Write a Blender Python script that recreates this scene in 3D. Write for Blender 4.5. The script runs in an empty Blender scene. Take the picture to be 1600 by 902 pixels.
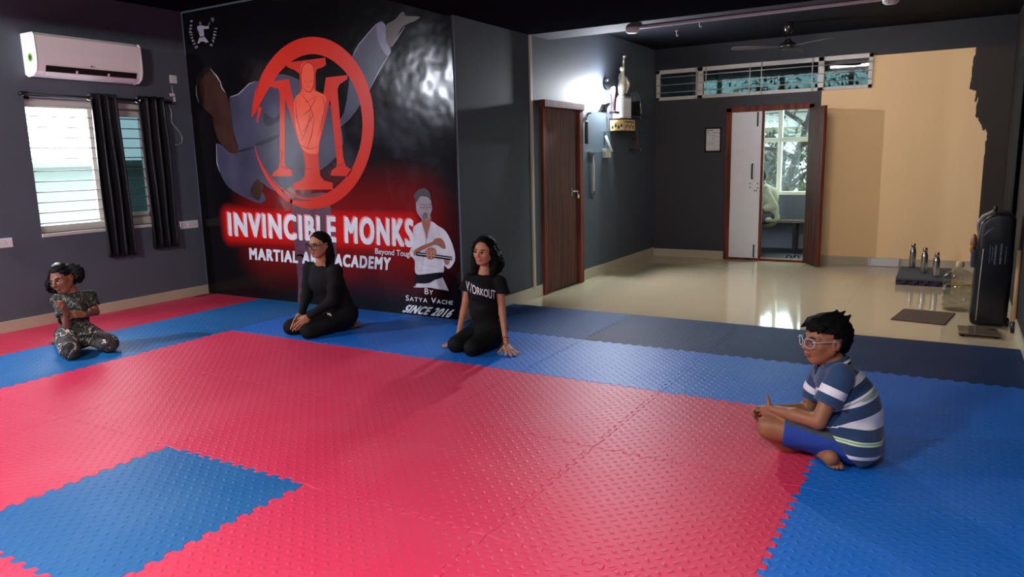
import bpy, bmesh, math, random
import numpy as np
from mathutils import Vector, Matrix, bvhtree
from mathutils.geometry import tessellate_polygon
random.seed(7)
SC = bpy.context.scene
COL = SC.collection
PI = math.pi

# ------------------------------------------------------------------ camera
FPX, CX0, CY0 = 1156.0, 800.0, 451.0
AX = np.array([[0.86149046, 0.06745383, -0.50327345],
               [0.50718303, -0.16210394, 0.84645596],
               [-0.02448591, -0.98446549, -0.17386244]])     # world axes seen by the camera
CAM = np.array([0.0, 0.0, 1.4616])
cd = bpy.data.cameras.new('camera')
cd.sensor_width = 36.0
cd.lens = FPX / 1600.0 * 36.0
cd.clip_start = 0.05
co = bpy.data.objects.new('camera', cd); COL.objects.link(co)
Rm = np.stack([AX[:, 0], -AX[:, 1], -AX[:, 2]], axis=1)
U_, _, Vt_ = np.linalg.svd(Rm); Rm = U_ @ Vt_
co.matrix_world = Matrix([[*Rm[0], CAM[0]], [*Rm[1], CAM[1]], [*Rm[2], CAM[2]], [0, 0, 0, 1]])
SC.camera = co

# ------------------------------------------------------------------ view, world
SC.view_settings.view_transform = 'Standard'
SC.view_settings.look = 'None'
SC.view_settings.gamma = 1.0
SC.view_settings.use_curve_mapping = False
SC.view_settings.exposure = 1.5
W = bpy.data.worlds.new('sky'); SC.world = W; W.use_nodes = True
bg = W.node_tree.nodes['Background']
bg.inputs['Color'].default_value = (0.93, 0.97, 1.0, 1); bg.inputs['Strength'].default_value = 6.0
LAMP_FILL = 260.0       # base emission of the added, unseen fill tubes
LAMP_WALL = 3700.0
LAMP_BAY = 95.0         # tube on the far side of the beam      # emission of the bare bulb on the trophy wall
FILL_TUBES = ((-2.7, -0.7, 'y', 2.6), (-0.2, 0.6, 'y', .8))
LAMP_LEFT = 3300.0      # emission of the bulb high on the window wall, nearer than the frame
try:
    SC.cycles.max_bounces = 8; SC.cycles.sample_clamp_indirect = 6.0
except Exception: pass

# ------------------------------------------------------------------ helpers
FAT = 5
def lin(c):
    c = c / 255.0
    return c / 12.92 if c <= 0.04045 else ((c + 0.055) / 1.055) ** 2.4
def rgb(t): return (lin(t[0]), lin(t[1]), lin(t[2]), 1.0)
def ray(u, v): return AX @ np.array([u - CX0, v - CY0, FPX])
def onx(u, v, x):
    d = ray(u, v); return CAM + (x - CAM[0]) / d[0] * d
def ony(u, v, y):
    d = ray(u, v); return CAM + (y - CAM[1]) / d[1] * d
def onz(u, v, z):
    d = ray(u, v); return CAM + (z - CAM[2]) / d[2] * d

def mat(name, c, rough=0.6, metal=0.0, spec=0.5, noise=0.0, nscale=8.0, bump=0.0, bscale=60.0, emit=None, estr=1.0, trans=0.0, ior=1.45, alpha=1.0, coat=0.0, sheen=0.0):
    m = bpy.data.materials.new(name); m.use_nodes = True
    nt = m.node_tree; b = nt.nodes['Principled BSDF']
    b.inputs['Base Color'].default_value = rgb(c)
    b.inputs['Roughness'].default_value = rough
    b.inputs['Metallic'].default_value = metal
    b.inputs['Specular IOR Level'].default_value = spec
    b.inputs['IOR'].default_value = ior
    b.inputs['Transmission Weight'].default_value = trans
    b.inputs['Coat Weight'].default_value = coat
    b.inputs['Sheen Weight'].default_value = sheen
    b.inputs['Alpha'].default_value = alpha
    if emit is not None:
        b.inputs['Emission Color'].default_value = rgb(emit); b.inputs['Emission Strength'].default_value = estr
    if noise or bump:
        tc = nt.nodes.new('ShaderNodeTexCoord')
        if noise:
            n = nt.nodes.new('ShaderNodeTexNoise'); n.inputs['Scale'].default_value = nscale; n.inputs['Detail'].default_value = 5
            nt.links.new(tc.outputs['Object'], n.inputs['Vector'])
            mr = nt.nodes.new('ShaderNodeMapRange')
            mr.inputs['From Min'].default_value = 0.3; mr.inputs['From Max'].default_value = 0.7
            mr.inputs['To Min'].default_value = 1 - noise; mr.inputs['To Max'].default_value = 1 + noise
            nt.links.new(n.outputs['Fac'], mr.inputs['Value'])
            mx = nt.nodes.new('ShaderNodeVectorMath'); mx.operation = 'SCALE'
            mx.inputs[0].default_value = rgb(c)[:3]
            nt.links.new(mr.outputs[0], mx.inputs['Scale'])
            nt.links.new(mx.outputs[0], b.inputs['Base Color'])
        if bump:
            n2 = nt.nodes.new('ShaderNodeTexNoise'); n2.inputs['Scale'].default_value = bscale; n2.inputs['Detail'].default_value = 3
            nt.links.new(tc.outputs['Object'], n2.inputs['Vector'])
            bp = nt.nodes.new('ShaderNodeBump'); bp.inputs['Strength'].default_value = bump; bp.inputs['Distance'].default_value = 0.01
            nt.links.new(n2.outputs['Fac'], bp.inputs['Height']); nt.links.new(bp.outputs[0], b.inputs['Normal'])
    return m

def link(name, me, m=None, parent=None, smooth=False):
    o = bpy.data.objects.new(name, me); COL.objects.link(o)
    if m is not None:
        for q in (m if isinstance(m, (list, tuple)) else [m]): me.materials.append(q)
    if smooth:
        for p in me.polygons: p.use_smooth = True
    if parent is not None:
        o.parent = parent
        o.matrix_parent_inverse = Matrix.Translation(-parent.location) if parent.rotation_euler.to_quaternion().angle < 1e-6 else parent.matrix_basis.inverted()
    return o
def obj(name, bm, m=None, parent=None, smooth=False, bevel=0.0, seg=2):
    me = bpy.data.meshes.new(name); bm.normal_update(); bm.to_mesh(me); bm.free()
    o = link(name, me, m, parent, smooth)
    if bevel:
        md = o.modifiers.new('bevel', 'BEVEL'); md.width = bevel; md.segments = seg; md.limit_method = 'ANGLE'; md.angle_limit = 0.6
        md.harden_normals = False
    return o
def tag(o, label, cat, group=None, kind=None):
    if label: o['label'] = label
    if cat: o['category'] = cat
    if group: o['group'] = group
    if kind: o['kind'] = kind
    return o
def thing(name, label, cat, loc=(0, 0, 0), group=None):
    o = bpy.data.objects.new(name, None); COL.objects.link(o); o.location = Vector(loc); o.empty_display_size = 0.1
    return tag(o, label, cat, group)
def struct(o): o['kind'] = 'structure'; return o

def box(bm, lo, hi, mi=0):
    x0, y0, z0 = lo; x1, y1, z1 = hi
    v = [bm.verts.new(p) for p in ((x0, y0, z0), (x1, y0, z0), (x1, y1, z0), (x0, y1, z0), (x0, y0, z1), (x1, y0, z1), (x1, y1, z1), (x0, y1, z1))]
    for q in ((0, 3, 2, 1), (4, 5, 6, 7), (0, 1, 5, 4), (1, 2, 6, 5), (2, 3, 7, 6), (3, 0, 4, 7)):
        f = bm.faces.new([v[i] for i in q]); f.material_index = mi
    return bm
def boxm(lo, hi): return box(bmesh.new(), lo, hi)
def boxes(lst):
    bm = bmesh.new()
    for lo, hi in lst: box(bm, lo, hi)
    return bm
def frame_of(d):
    d = Vector(d).normalized()
    a = Vector((0, 0, 1)) if abs(d.z) < 0.9 else Vector((1, 0, 0))
    u = d.cross(a).normalized(); return u, d.cross(u).normalized()
def tube(bm, pts, r, n=10, caps=True, closed=False):
    pts = [Vector(p) for p in pts]; R = r if isinstance(r, (list, tuple)) else [r] * len(pts)
    rings = []; N = len(pts); u = None
    for i, p in enumerate(pts):
        if closed: d = pts[(i + 1) % N] - pts[i - 1]
        else: d = pts[min(i + 1, N - 1)] - pts[max(i - 1, 0)]
        d.normalize()
        if u is None: u, _ = frame_of(d)
        u = (u - d * u.dot(d)).normalized(); w = d.cross(u)
        rings.append([bm.verts.new(p + (u * math.cos(2 * PI * k / n) + w * math.sin(2 * PI * k / n)) * R[i]) for k in range(n)])
    for i in range(N if closed else N - 1):
        a, b = rings[i], rings[(i + 1) % N]
        for k in range(n): bm.faces.new((a[k], a[(k + 1) % n], b[(k + 1) % n], b[k]))
    if caps and not closed:
        bm.faces.new(rings[0][::-1]); bm.faces.new(rings[-1])
    return bm
def tubem(pts, r, n=10, **k): return tube(bmesh.new(), pts, r, n, **k)
def lathe(bm, prof, c=(0, 0, 0), n=28, axis='z'):
    rings = []
    for (r, h) in prof:
        ring = []
        for k in range(n):
            a = 2 * PI * k / n; p = (r * math.cos(a), r * math.sin(a), h)
            if axis == 'x': p = (p[2], p[0], p[1])
            if axis == 'y': p = (p[0], p[2], p[1])
            ring.append(bm.verts.new((c[0] + p[0], c[1] + p[1], c[2] + p[2])))
        rings.append(ring)
    for a, b in zip(rings, rings[1:]):
        for k in range(n): bm.faces.new((a[k], a[(k + 1) % n], b[(k + 1) % n], b[k]))
    bm.faces.new(rings[0][::-1]); bm.faces.new(rings[-1])
    bmesh.ops.recalc_face_normals(bm, faces=bm.faces[:])
    return bm
def lathem(prof, c=(0, 0, 0), n=28, axis='z'): return lathe(bmesh.new(), prof, c, n, axis)
def prism(bm, pts, d):
    """closed outline pts (3D, planar) pushed along d"""
    a = [bm.verts.new(p) for p in pts]; d = Vector(d)
    b = [bm.verts.new(Vector(p) + d) for p in pts]
    bm.faces.new(a); bm.faces.new(b[::-1]); n = len(pts)
    for i in range(n): bm.faces.new((a[i], b[i], b[(i + 1) % n], a[(i + 1) % n]))
    bmesh.ops.recalc_face_normals(bm, faces=bm.faces[:])
    return bm
def ball(bm, c, r, n=12, sc=(1, 1, 1)):
    m = Matrix.Translation(Vector(c)) @ Matrix.Diagonal((r * sc[0], r * sc[1], r * sc[2], 1))
    bmesh.ops.create_uvsphere(bm, u_segments=n, v_segments=max(6, n * 2 // 3), radius=1.0, matrix=m); return bm
def text_mesh(s, fat=0.0, spacing=1.0):
    """outline text as a flat mesh in the unit box, returns verts (n,2) and faces"""
    c = bpy.data.curves.new('text', 'FONT'); c.body = s; c.size = 1.0; c.space_character = spacing; c.resolution_u = 4
    o = bpy.data.objects.new('text', c); COL.objects.link(o)
    dg = bpy.context.evaluated_depsgraph_get(); dg.update()
    me = bpy.data.meshes.new_from_object(o.evaluated_get(dg))
    v = np.array([q.co[:2] for q in me.vertices]); f = [list(p.vertices) for p in me.polygons]
    if fat:
        v0, f0 = v, f; v = []; f = []
        for i, (a, b) in enumerate(((-1, -.6), (1, -.6), (-1, .6), (1, .6), (0, 0))):
            v.append(v0 + np.array([a, b]) * fat); f += [[k + i * len(v0) for k in q] for q in f0]
        v = np.concatenate(v)
    bpy.data.objects.remove(o); bpy.data.curves.remove(c); bpy.data.meshes.remove(me)
    lo = v.min(0); hi = v.max(0)
    return (v - lo) / (hi - lo), f, (hi - lo)
# ------------------------------------------------------------------ materials
XL, YB, XC, YK, XR, FZ, H1 = -7.38, 5.49, -3.78, 10.5, 0.52, -0.025, 2.68
YREAR, HL, HF = -2.2, 3.12, 2.93
def nodes_of(m): return m.node_tree, m.node_tree.nodes['Principled BSDF']
m_wall = mat('slate_paint', (71, 78, 89), 0.62, noise=0.05, nscale=2.5, bump=0.04, bscale=35)
m_dark = mat('black_ceiling_paint', (20, 20, 26), 1.0, spec=0.0)
m_soffit = mat('grey_soffit_paint', (74, 74, 82), 0.8, spec=.1)
m_base = mat('beige_skirting_tile', (186, 174, 152), 0.3, noise=0.04, nscale=5)
m_white = mat('white_plastic', (228, 226, 228), 0.35)
m_upvc = mat('white_frame', (205, 200, 196), 0.4)
m_black = mat('black_plastic', (16, 16, 18), 0.4)
m_steel = mat('brushed_steel', (190, 184, 176), 0.22, metal=1.0)
m_iron = mat('grille_bar', (150, 148, 145), 0.5, metal=0.3)
m_chrome = mat('chrome', (215, 215, 215), 0.12, metal=1.0)

def floor_material():
    m = mat('polished_beige_tile', (198, 184, 158), 0.07, spec=0.6); nt, b = nodes_of(m)
    tc = nt.nodes.new('ShaderNodeTexCoord')
    br = nt.nodes.new('ShaderNodeTexBrick'); br.offset = 0.0
    br.inputs['Color1'].default_value = rgb((184, 168, 140)); br.inputs['Color2'].default_value = rgb((180, 164, 136))
    br.inputs['Mortar'].default_value = rgb((150, 136, 112)); br.inputs['Scale'].default_value = 1.0
    br.inputs['Mortar Size'].default_value = 0.0012; br.inputs['Brick Width'].default_value = 0.8; br.inputs['Row Height'].default_value = 0.8
    nt.links.new(tc.outputs['Object'], br.inputs['Vector']); nt.links.new(br.outputs['Color'], b.inputs['Base Color'])
    return m
m_floor = floor_material()

def back_wall_material():
    """dark slate on the left part, mustard on the right part, black band at the top, rough brushed edge"""
    m = mat('two_tone_paint', (74, 76, 88), 0.6); nt, b = nodes_of(m); L = nt.links.new
    tc = nt.nodes.new('ShaderNodeTexCoord'); sp = nt.nodes.new('ShaderNodeSeparateXYZ'); L(tc.outputs['Object'], sp.inputs[0])
    def M(op, a, c, clamp=False):
        n = nt.nodes.new('ShaderNodeMath'); n.operation = op; n.use_clamp = clamp
        for i, q in enumerate((a, c)):
            if q is None: continue
            if isinstance(q, (int, float)): n.inputs[i].default_value = q
            else: L(q, n.inputs[i])
        return n.outputs[0]
    X, Z = sp.outputs[0], sp.outputs[2]
    n1 = nt.nodes.new('ShaderNodeTexNoise'); n1.inputs['Scale'].default_value = 6.0; n1.inputs['Detail'].default_value = 6
    mp = nt.nodes.new('ShaderNodeMapping'); mp.inputs['Scale'].default_value = (6, 1, 1.1); L(tc.outputs['Object'], mp.inputs[0]); L(mp.outputs[0], n1.inputs['Vector'])
    jag = M('MULTIPLY', M('SUBTRACT', n1.outputs['Fac'], 0.5), 0.16)
    right = M('GREATER_THAN', X, -1.53)
    below = M('LESS_THAN', Z, 2.60)
    # brushed dark patch at the right edge: its width grows with height
    mr = nt.nodes.new('ShaderNodeValToRGB'); cr = mr.color_ramp; cr.interpolation = 'LINEAR'
    zz = M('DIVIDE', Z, 3.0)
    cr.elements[0].position = 0.0; cr.elements[0].color = (0, 0, 0, 1)
    cr.elements[1].position = 1.0; cr.elements[1].color = (.155, .155, .155, 1)
    for p, v in ((0.54, 0.0), (0.57, 0.05), (0.60, 0.12), (0.70, 0.13), (0.71, 0.205)):
        e = cr.elements.new(p); e.color = (v, v, v, 1)
    L(zz, mr.inputs['Fac'])
    edge = M('SUBTRACT', 0.30, M('ADD', mr.outputs['Color'], M('MULTIPLY', jag, M('GREATER_THAN', Z, 1.35))))
    left = M('LESS_THAN', X, edge)
    fac = M('MULTIPLY', M('MULTIPLY', right, below), left)
    mx = nt.nodes.new('ShaderNodeMix'); mx.data_type = 'RGBA'
    mx.inputs[6].default_value = rgb((54, 54, 60)); mx.inputs[7].default_value = rgb((250, 210, 158)); L(fac, mx.inputs[0])
    # the brushed patch itself is brown-black
    mx2 = nt.nodes.new('ShaderNodeMix'); mx2.data_type = 'RGBA'; L(M('GREATER_THAN', X, -0.2), mx2.inputs[0])
    mx3 = nt.nodes.new('ShaderNodeMix'); mx3.data_type = 'RGBA'; L(fac, mx3.inputs[0])
    mx3.inputs[6].default_value = rgb((46, 38, 35)); mx3.inputs[7].default_value = rgb((250, 210, 158))
    L(mx.outputs[2], mx2.inputs[6]); L(mx3.outputs[2], mx2.inputs[7])
    # above the yellow everything is black paint
    mx4 = nt.nodes.new('ShaderNodeMix'); mx4.data_type = 'RGBA'; L(M('GREATER_THAN', Z, 2.60), mx4.inputs[0])
    L(mx2.outputs[2], mx4.inputs[6]); mx4.inputs[7].default_value = rgb((32, 36, 46))
    L(mx4.outputs[2], b.inputs['Base Color'])
    return m
m_back = back_wall_material()

def glass_material(name, tint, refl=0.09):
    m = bpy.data.materials.new(name); m.use_nodes = True; nt = m.node_tree; nt.nodes.clear()
    o = nt.nodes.new('ShaderNodeOutputMaterial'); t = nt.nodes.new('ShaderNodeBsdfTransparent'); g = nt.nodes.new('ShaderNodeBsdfGlossy')
    mx = nt.nodes.new('ShaderNodeMixShader'); t.inputs[0].default_value = rgb(tint); g.inputs['Roughness'].default_value = 0.02
    lw = nt.nodes.new('ShaderNodeLayerWeight'); lw.inputs['Blend'].default_value = 0.5
    pw = nt.nodes.new('ShaderNodeMath'); pw.operation = 'POWER'; pw.inputs[1].default_value = 4.0
    ml = nt.nodes.new('ShaderNodeMath'); ml.operation = 'MULTIPLY_ADD'; ml.inputs[1].default_value = 0.55; ml.inputs[2].default_value = refl * .6; ml.use_clamp = True
    nt.links.new(lw.outputs['Facing'], pw.inputs[0]); nt.links.new(pw.outputs[0], ml.inputs[0]); nt.links.new(ml.outputs[0], mx.inputs[0])
    nt.links.new(t.outputs[0], mx.inputs[1]); nt.links.new(g.outputs[0], mx.inputs[2]); nt.links.new(mx.outputs[0], o.inputs[0])
    return m
m_glass_teal = glass_material('teal_tinted_glass', (100, 114, 116))
m_glass_clear = glass_material('clear_glass', (226, 238, 236))
m_glass_shelf = glass_material('green_edged_glass', (240, 248, 246), 0.06)

def wood_material(name, c, rough=0.45):
    m = mat(name, c, rough, spec=.25); nt, b = nodes_of(m)
    tc = nt.nodes.new('ShaderNodeTexCoord'); mp = nt.nodes.new('ShaderNodeMapping'); mp.inputs['Scale'].default_value = (26, 26, 1.6)
    n = nt.nodes.new('ShaderNodeTexNoise'); n.inputs['Scale'].default_value = 1.0; n.inputs['Detail'].default_value = 7; n.inputs['Distortion'].default_value = 0.6
    cr = nt.nodes.new('ShaderNodeValToRGB'); cr.color_ramp.elements[0].position = 0.3; cr.color_ramp.elements[1].position = 0.72
    cr.color_ramp.elements[0].color = rgb(tuple(q * 0.66 for q in c)); cr.color_ramp.elements[1].color = rgb(tuple(min(255, q * 1.18) for q in c))
    nt.links.new(tc.outputs['Object'], mp.inputs[0]); nt.links.new(mp.outputs[0], n.inputs['Vector']); nt.links.new(n.outputs['Fac'], cr.inputs[0]); nt.links.new(cr.outputs[0], b.inputs['Base Color'])
    return m
m_door = wood_material('dark_brown_veneer', (88, 52, 41), 0.6)
m_doorframe = wood_material('red_brown_timber', (112, 56, 42), 0.55)
m_leafwood = wood_material('dark_leaf_wood', (80, 50, 40), 0.65)
m_leafwood.node_tree.nodes['Principled BSDF'].inputs['Specular IOR Level'].default_value = .1

# ------------------------------------------------------------------ room shell
def part_box(name, lo, hi, m, parent=None, bevel=0.0):
    return obj(name, boxm(lo, hi), m, parent, bevel=bevel)
struct(part_box('floor', (XL - 0.2, YREAR - 0.2, FZ - 0.1), (XR + 0.2, YK, FZ), m_floor))
# left wall with the window opening
WY0, WY1 = float(onx(43, 200, XL)[1]), 5.06
WZ0, WZ1 = 0.86, 2.13
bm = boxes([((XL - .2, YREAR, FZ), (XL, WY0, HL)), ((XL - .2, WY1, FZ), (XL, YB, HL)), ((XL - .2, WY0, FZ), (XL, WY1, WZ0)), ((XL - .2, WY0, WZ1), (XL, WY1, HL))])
struct(obj('wall_left', bm, mat('slate_paint_lit_copy', (84, 91, 102), 0.62, noise=0.05, nscale=2.5, bump=0.04, bscale=35)))  # same slate as the other walls, lightened to stand in for lamp light
struct(part_box('wall_front', (XL - .2, YB, FZ), (XC, YB + .2, HL), m_wall))
struct(part_box('wall_side', (XC - .2, YB + .2, FZ), (XC, YK + .2, HL), m_wall))
struct(part_box('wall_right', (XR, YREAR, FZ), (XR + .2, YK + .2, HL), mat('dark_brown_black_paint', (44, 40, 42), .7, spec=.2)))
struct(part_box('wall_rear', (XL - .2, YREAR - .2, FZ), (XR + .2, YREAR, HL), m_wall))
# back wall with the door opening and the transom opening
DX0, DX1, DZ1 = float(ony(1135, 300, YK)[0]), float(ony(1264, 300, YK)[0]) , 2.06
TX0, TX1 = float(ony(1026, 130, YK)[0]), float(ony(1364, 110, YK)[0])
TZ0, TZ1 = 2.215, 2.635
bm = boxes([((XC, YK, FZ), (DX0, YK + .15, TZ0)), ((DX0, YK, DZ1), (DX1, YK + .15, TZ0)), ((DX1, YK, FZ), (XR, YK + .15, TZ0)),
            ((TX1, YK, TZ0), (XR, YK + .15, TZ1)), ((XC, YK, TZ0), (TX0, YK + .15, TZ1)), ((XC, YK, TZ1), (XR, YK + .15, HL))])
struct(obj('wall_back', bm, m_back))
# ceilings: low slab over the near and the tatami zone, recess over the left zone, beam, far bay
struct(part_box('ceiling', (XC, YREAR, H1), (XR, 6.82, H1 + .12), m_dark))
struct(part_box('ceiling_recess', (XL, YREAR, HL), (XC, YB, HL + .1), m_dark))
struct(part_box('ceiling_step', (XC - .06, YREAR, H1), (XC, YB, HL), m_dark))
struct(part_box('ceiling_beam', (XC, 6.82, H1), (XR, 7.24, HF + .1), m_soffit))
struct(part_box('ceiling_bay', (XC, 7.24, HF), (XR, YK, HF + .1), mat('charcoal_ceiling_paint', (26, 28, 35), 0.8, spec=.1)))
# skirtings
bh = 0.10
struct(part_box('baseboard_left', (XL, YREAR, FZ), (XL + .012, YB, FZ + .125), m_base))
struct(obj('baseboard_side', boxes([((XC, YB, FZ), (XC + .012, 7.0, FZ + .125)), ((XC, 7.98, FZ), (XC + .012, YK, FZ + .125))]), m_base))
struct(obj('baseboard_back', boxes([((XC, YK - .012, FZ), (DX0 - .01, YK, FZ + .11)), ((DX1 + .01, YK - .012, FZ), (XR, YK, FZ + .11))]), m_base))
struct(part_box('baseboard_right', (XR - .012, 5.2, FZ), (XR, YK, FZ + .11), m_base))

# ------------------------------------------------------------------ foam mats
def mat_material(name, c, scuff=0.1, bumpd=0.0024):
    m = mat(name, c, 0.5, spec=0.38); nt, b = nodes_of(m); L = nt.links.new
    tc = nt.nodes.new('ShaderNodeTexCoord'); mp = nt.nodes.new('ShaderNodeMapping')
    mp.inputs['Rotation'].default_value = (0, 0, PI / 4); mp.inputs['Scale'].default_value = (22, 22, 22)
    L(tc.outputs['Object'], mp.inputs[0]); sp = nt.nodes.new('ShaderNodeSeparateXYZ'); L(mp.outputs[0], sp.inputs[0])
    def M(op, a, c=None, d=None):
        n = nt.nodes.new('ShaderNodeMath'); n.operation = op
        for i, q in enumerate((a, c, d)):
            if q is None: continue
            if isinstance(q, (int, float)): n.inputs[i].default_value = q
            else: L(q, n.inputs[i])
        return n.outputs[0]
    P, Q = sp.outputs[0], sp.outputs[1]
    par = M('MODULO', M('ABSOLUTE', M('ADD', M('FLOOR', P), M('FLOOR', Q))), 2.0)
    fp = M('ABSOLUTE', M('SUBTRACT', M('FRACT', P), 0.5)); fq = M('ABSOLUTE', M('SUBTRACT', M('FRACT', Q), 0.5))
    # a raised bar per cell, turned by a quarter in every other cell
    def bar(a, c):
        n = nt.nodes.new('ShaderNodeMapRange'); n.interpolation_type = 'SMOOTHSTEP'
        n.inputs['From Min'].default_value = 0.0; n.inputs['From Max'].default_value = 0.42; n.inputs['To Min'].default_value = 1; n.inputs['To Max'].default_value = 0
        L(M('MAXIMUM', M('MULTIPLY', a, 1.75), c), n.inputs['Value']); return n.outputs[0]
    h = M('ADD', M('MULTIPLY', bar(fp, fq), par), M('MULTIPLY', bar(fq, fp), M('SUBTRACT', 1.0, par)))
    nz = nt.nodes.new('ShaderNodeTexNoise'); nz.inputs['Scale'].default_value = 2.3; nz.inputs['Detail'].default_value = 4; L(tc.outputs['Object'], nz.inputs['Vector'])
    bp = nt.nodes.new('ShaderNodeBump'); bp.inputs['Distance'].default_value = bumpd; bp.inputs['Strength'].default_value = 0.85
    L(h, bp.inputs['Height']); L(bp.outputs[0], b.inputs['Normal'])
    # dusty wear
    mr = nt.nodes.new('ShaderNodeMapRange'); mr.inputs['From Min'].default_value = 0.45; mr.inputs['From Max'].default_value = 0.75; mr.inputs['To Max'].default_value = scuff
    L(nz.outputs['Fac'], mr.inputs['Value']); mx = nt.nodes.new('ShaderNodeMix'); mx.data_type = 'RGBA'
    L(mr.outputs[0], mx.inputs[0]); mx.inputs[6].default_value = rgb(c); mx.inputs[7].default_value = rgb(tuple(q + (205 - q) * 0.5 for q in c)); L(mx.outputs[2], b.inputs['Base Color'])
    return m
M_RED = mat_material('red_foam', (204, 47, 82)); M_REDW = mat_material('crimson_foam', (170, 34, 62))
M_BLUE = mat_material('blue_foam', (20, 100, 192)); M_BLUEP = mat_material('sky_blue_foam', (16, 90, 150))
M_NAVY = mat_material('dusty_navy_foam', (20, 46, 84), 0.08, 0.002); M_NAVY2 = mat_material('dusty_mid_blue_foam', (24, 64, 118), 0.08, 0.002)
for q_ in (M_NAVY, M_NAVY2): q_.node_tree.nodes['Principled BSDF'].inputs['Specular IOR Level'].default_value = .2; q_.node_tree.nodes['Principled BSDF'].inputs['Roughness'].default_value = .6
GX = [XL + .014, -6.49, -5.49, -4.49, -3.49, -2.49, -1.49, -0.49, XR - .014]
GY = [-0.775, 0.24, 1.255, 2.265, 3.275, 4.285, 5.30, 6.355]
def seam(p0, p1, teeth):
    """toothed line from p0 to p1 (2D): a trapezoid wave about the straight seam"""
    p0 = np.array(p0, float); p1 = np.array(p1, float); d = p1 - p0; Ln = np.hypot(*d); d /= Ln
    n = np.array([-d[1], d[0]]); out = []
    if teeth == 0: return [p0, p1]
    N = max(2, round(Ln * 12)); per = Ln / N; A = 0.013
    out.append(p0)
    for k in range(N):
        s = k * per
        if k == 0 or k == N - 1:
            if k == 0: continue
        for (t, a) in ((0.02, -A), (0.42, -A), (0.58, A), (0.98, A)):
            q = s + t * per
            if q < 0.05 or q > Ln - 0.05: continue
            out.append(p0 + d * q + n * a)
    out.append(p1); return out
ORD = ['first', 'second', 'third', 'fourth', 'fifth', 'sixth', 'seventh', 'eighth']
def mat_tile(i0, i1, y0, y1, m, edge, colour, label, cat='floor mat', group='interlocking foam floor mats', x0=None, x1=None):
    x0 = GX[i0] if x0 is None else x0; x1 = GX[i1] if x1 is None else x1
    b_ = seam((x0, y0), (x1, y0), edge[0]); r_ = seam((x1, y0), (x1, y1), edge[1])
    t_ = seam((x0, y1), (x1, y1), edge[2])[::-1]; l_ = seam((x0, y0), (x0, y1), edge[3])[::-1]
    pts = [tuple(p) for p in b_[:-1] + r_[:-1] + t_[:-1] + l_[:-1]]
    bm = bmesh.new(); top = [bm.verts.new((p[0], p[1], 0)) for p in pts]; low = [bm.verts.new((p[0], p[1], FZ)) for p in pts]
    bm.faces.new(top); bm.faces.new(low[::-1]); n = len(pts)
    for k in range(n): bm.faces.new((low[k], low[(k + 1) % n], top[(k + 1) % n], top[k]))
    o = obj('foam_mat', bm, m); md = o.modifiers.new('edge', 'BEVEL'); md.width = 0.0022; md.segments = 1; md.limit_method = 'ANGLE'; md.angle_limit = 1.2
    return tag(o, label, cat, group)
for j in range(len(GY) - 2):
    for i in range(8):
        y0, y1 = GY[j], GY[j + 1]
        if i == 0: m, cn = M_REDW, 'red'
        elif i == 1 or i == 7 or j == 5: m, cn = (M_BLUEP if i == 1 else M_BLUE), 'blue'
        elif i == 4 and j == 2: m, cn = M_BLUEP, 'blue'
        else: m, cn = M_RED, 'red'
        row = 5 - j
        rl = ['the row along the black banner wall', 'the second row from the banner', 'the third row from the banner', 'the fourth row from the banner', 'the fifth row from the banner', 'the sixth row from the banner'][row]
        lab = f"{cn} foam mat, {ORD[i]} from the window wall in {rl}"
        if i == 4 and j == 2: lab = 'lone sky blue foam mat set into the middle of the red mats'
        if j == 5 and i <= 2: y1 = YB - .006
        mat_tile(i, i + 1, y0, y1, m, (1, 1 if i < 7 and not (j == 5 and i == 2) else 0, 1 if (j < 5 or i > 3) else 0, 1 if i > 0 and not (j == 5 and i == 3) else 0), cn, lab)
mat_tile(3, 4, 5.301, YB - .006, M_BLUE, (0, 0, 0, 0), 'blue', 'narrow blue foam offcut under the instructor portrait of the banner', x0=-4.489, x1=XC - .002)
mat_tile(3, 4, 5.301, GY[7], M_NAVY2, (0, 0, 0, 0), 'blue', 'narrow dull blue foam strip against the skirting of the trophy wall', x0=XC + .014, x1=-3.491)
for i in range(4, 8):
    if i == 4: lab = 'dull mid blue foam mat nearest the brown door beside the beige tiles'
    else: lab = f"dusty navy foam mat along the beige tiles, {['','first','second','third'][i-4]} towards the right wall"
    mat_tile(i, i + 1, GY[6], GY[7], M_NAVY2 if i == 4 else M_NAVY, (1, 1 if i < 7 else 0, 0, 1 if i > 4 else 0), 'navy', lab)
# ------------------------------------------------------------------ window in the left wall
def win_material(): return m_upvc
wx = XL - .12
w1 = thing('window_1', None, None, (wx, WY0, WZ0)); w1['kind'] = 'structure'
fw = 0.045
obj('window_frame', boxes([((wx - .06, WY0, WZ0), (wx + .03, WY1, WZ0 + .07)), ((wx - .06, WY0, WZ1 - .09), (wx + .03, WY1, WZ1)),
     ((wx - .06, WY0, WZ0 + .07), (wx + .03, WY0 + .05, WZ1 - .09)), ((wx - .06, WY1 - .06, WZ0 + .07), (wx + .03, WY1, WZ1 - .09))]), m_upvc, w1, bevel=.004)
ym = 4.42
obj('window_sash', boxes([((wx - .03, ym - .03, WZ0 + .07), (wx + .0, ym + .04, WZ1 - .09)), ((wx - .03, ym + .04, WZ0 + .07), (wx, WY1 - .06, WZ0 + .13)),
     ((wx - .03, ym + .04, WZ1 - .15), (wx, WY1 - .06, WZ1 - .09)), ((wx - .03, WY1 - .12, WZ0 + .07), (wx, WY1 - .06, WZ1 - .09))]), m_upvc, w1, bevel=.004)
obj('pane', boxm((wx - .018, ym + .03, WZ0 + .12), (wx - .012, WY1 - .11, WZ1 - .14)), m_glass_teal, w1)
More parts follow.
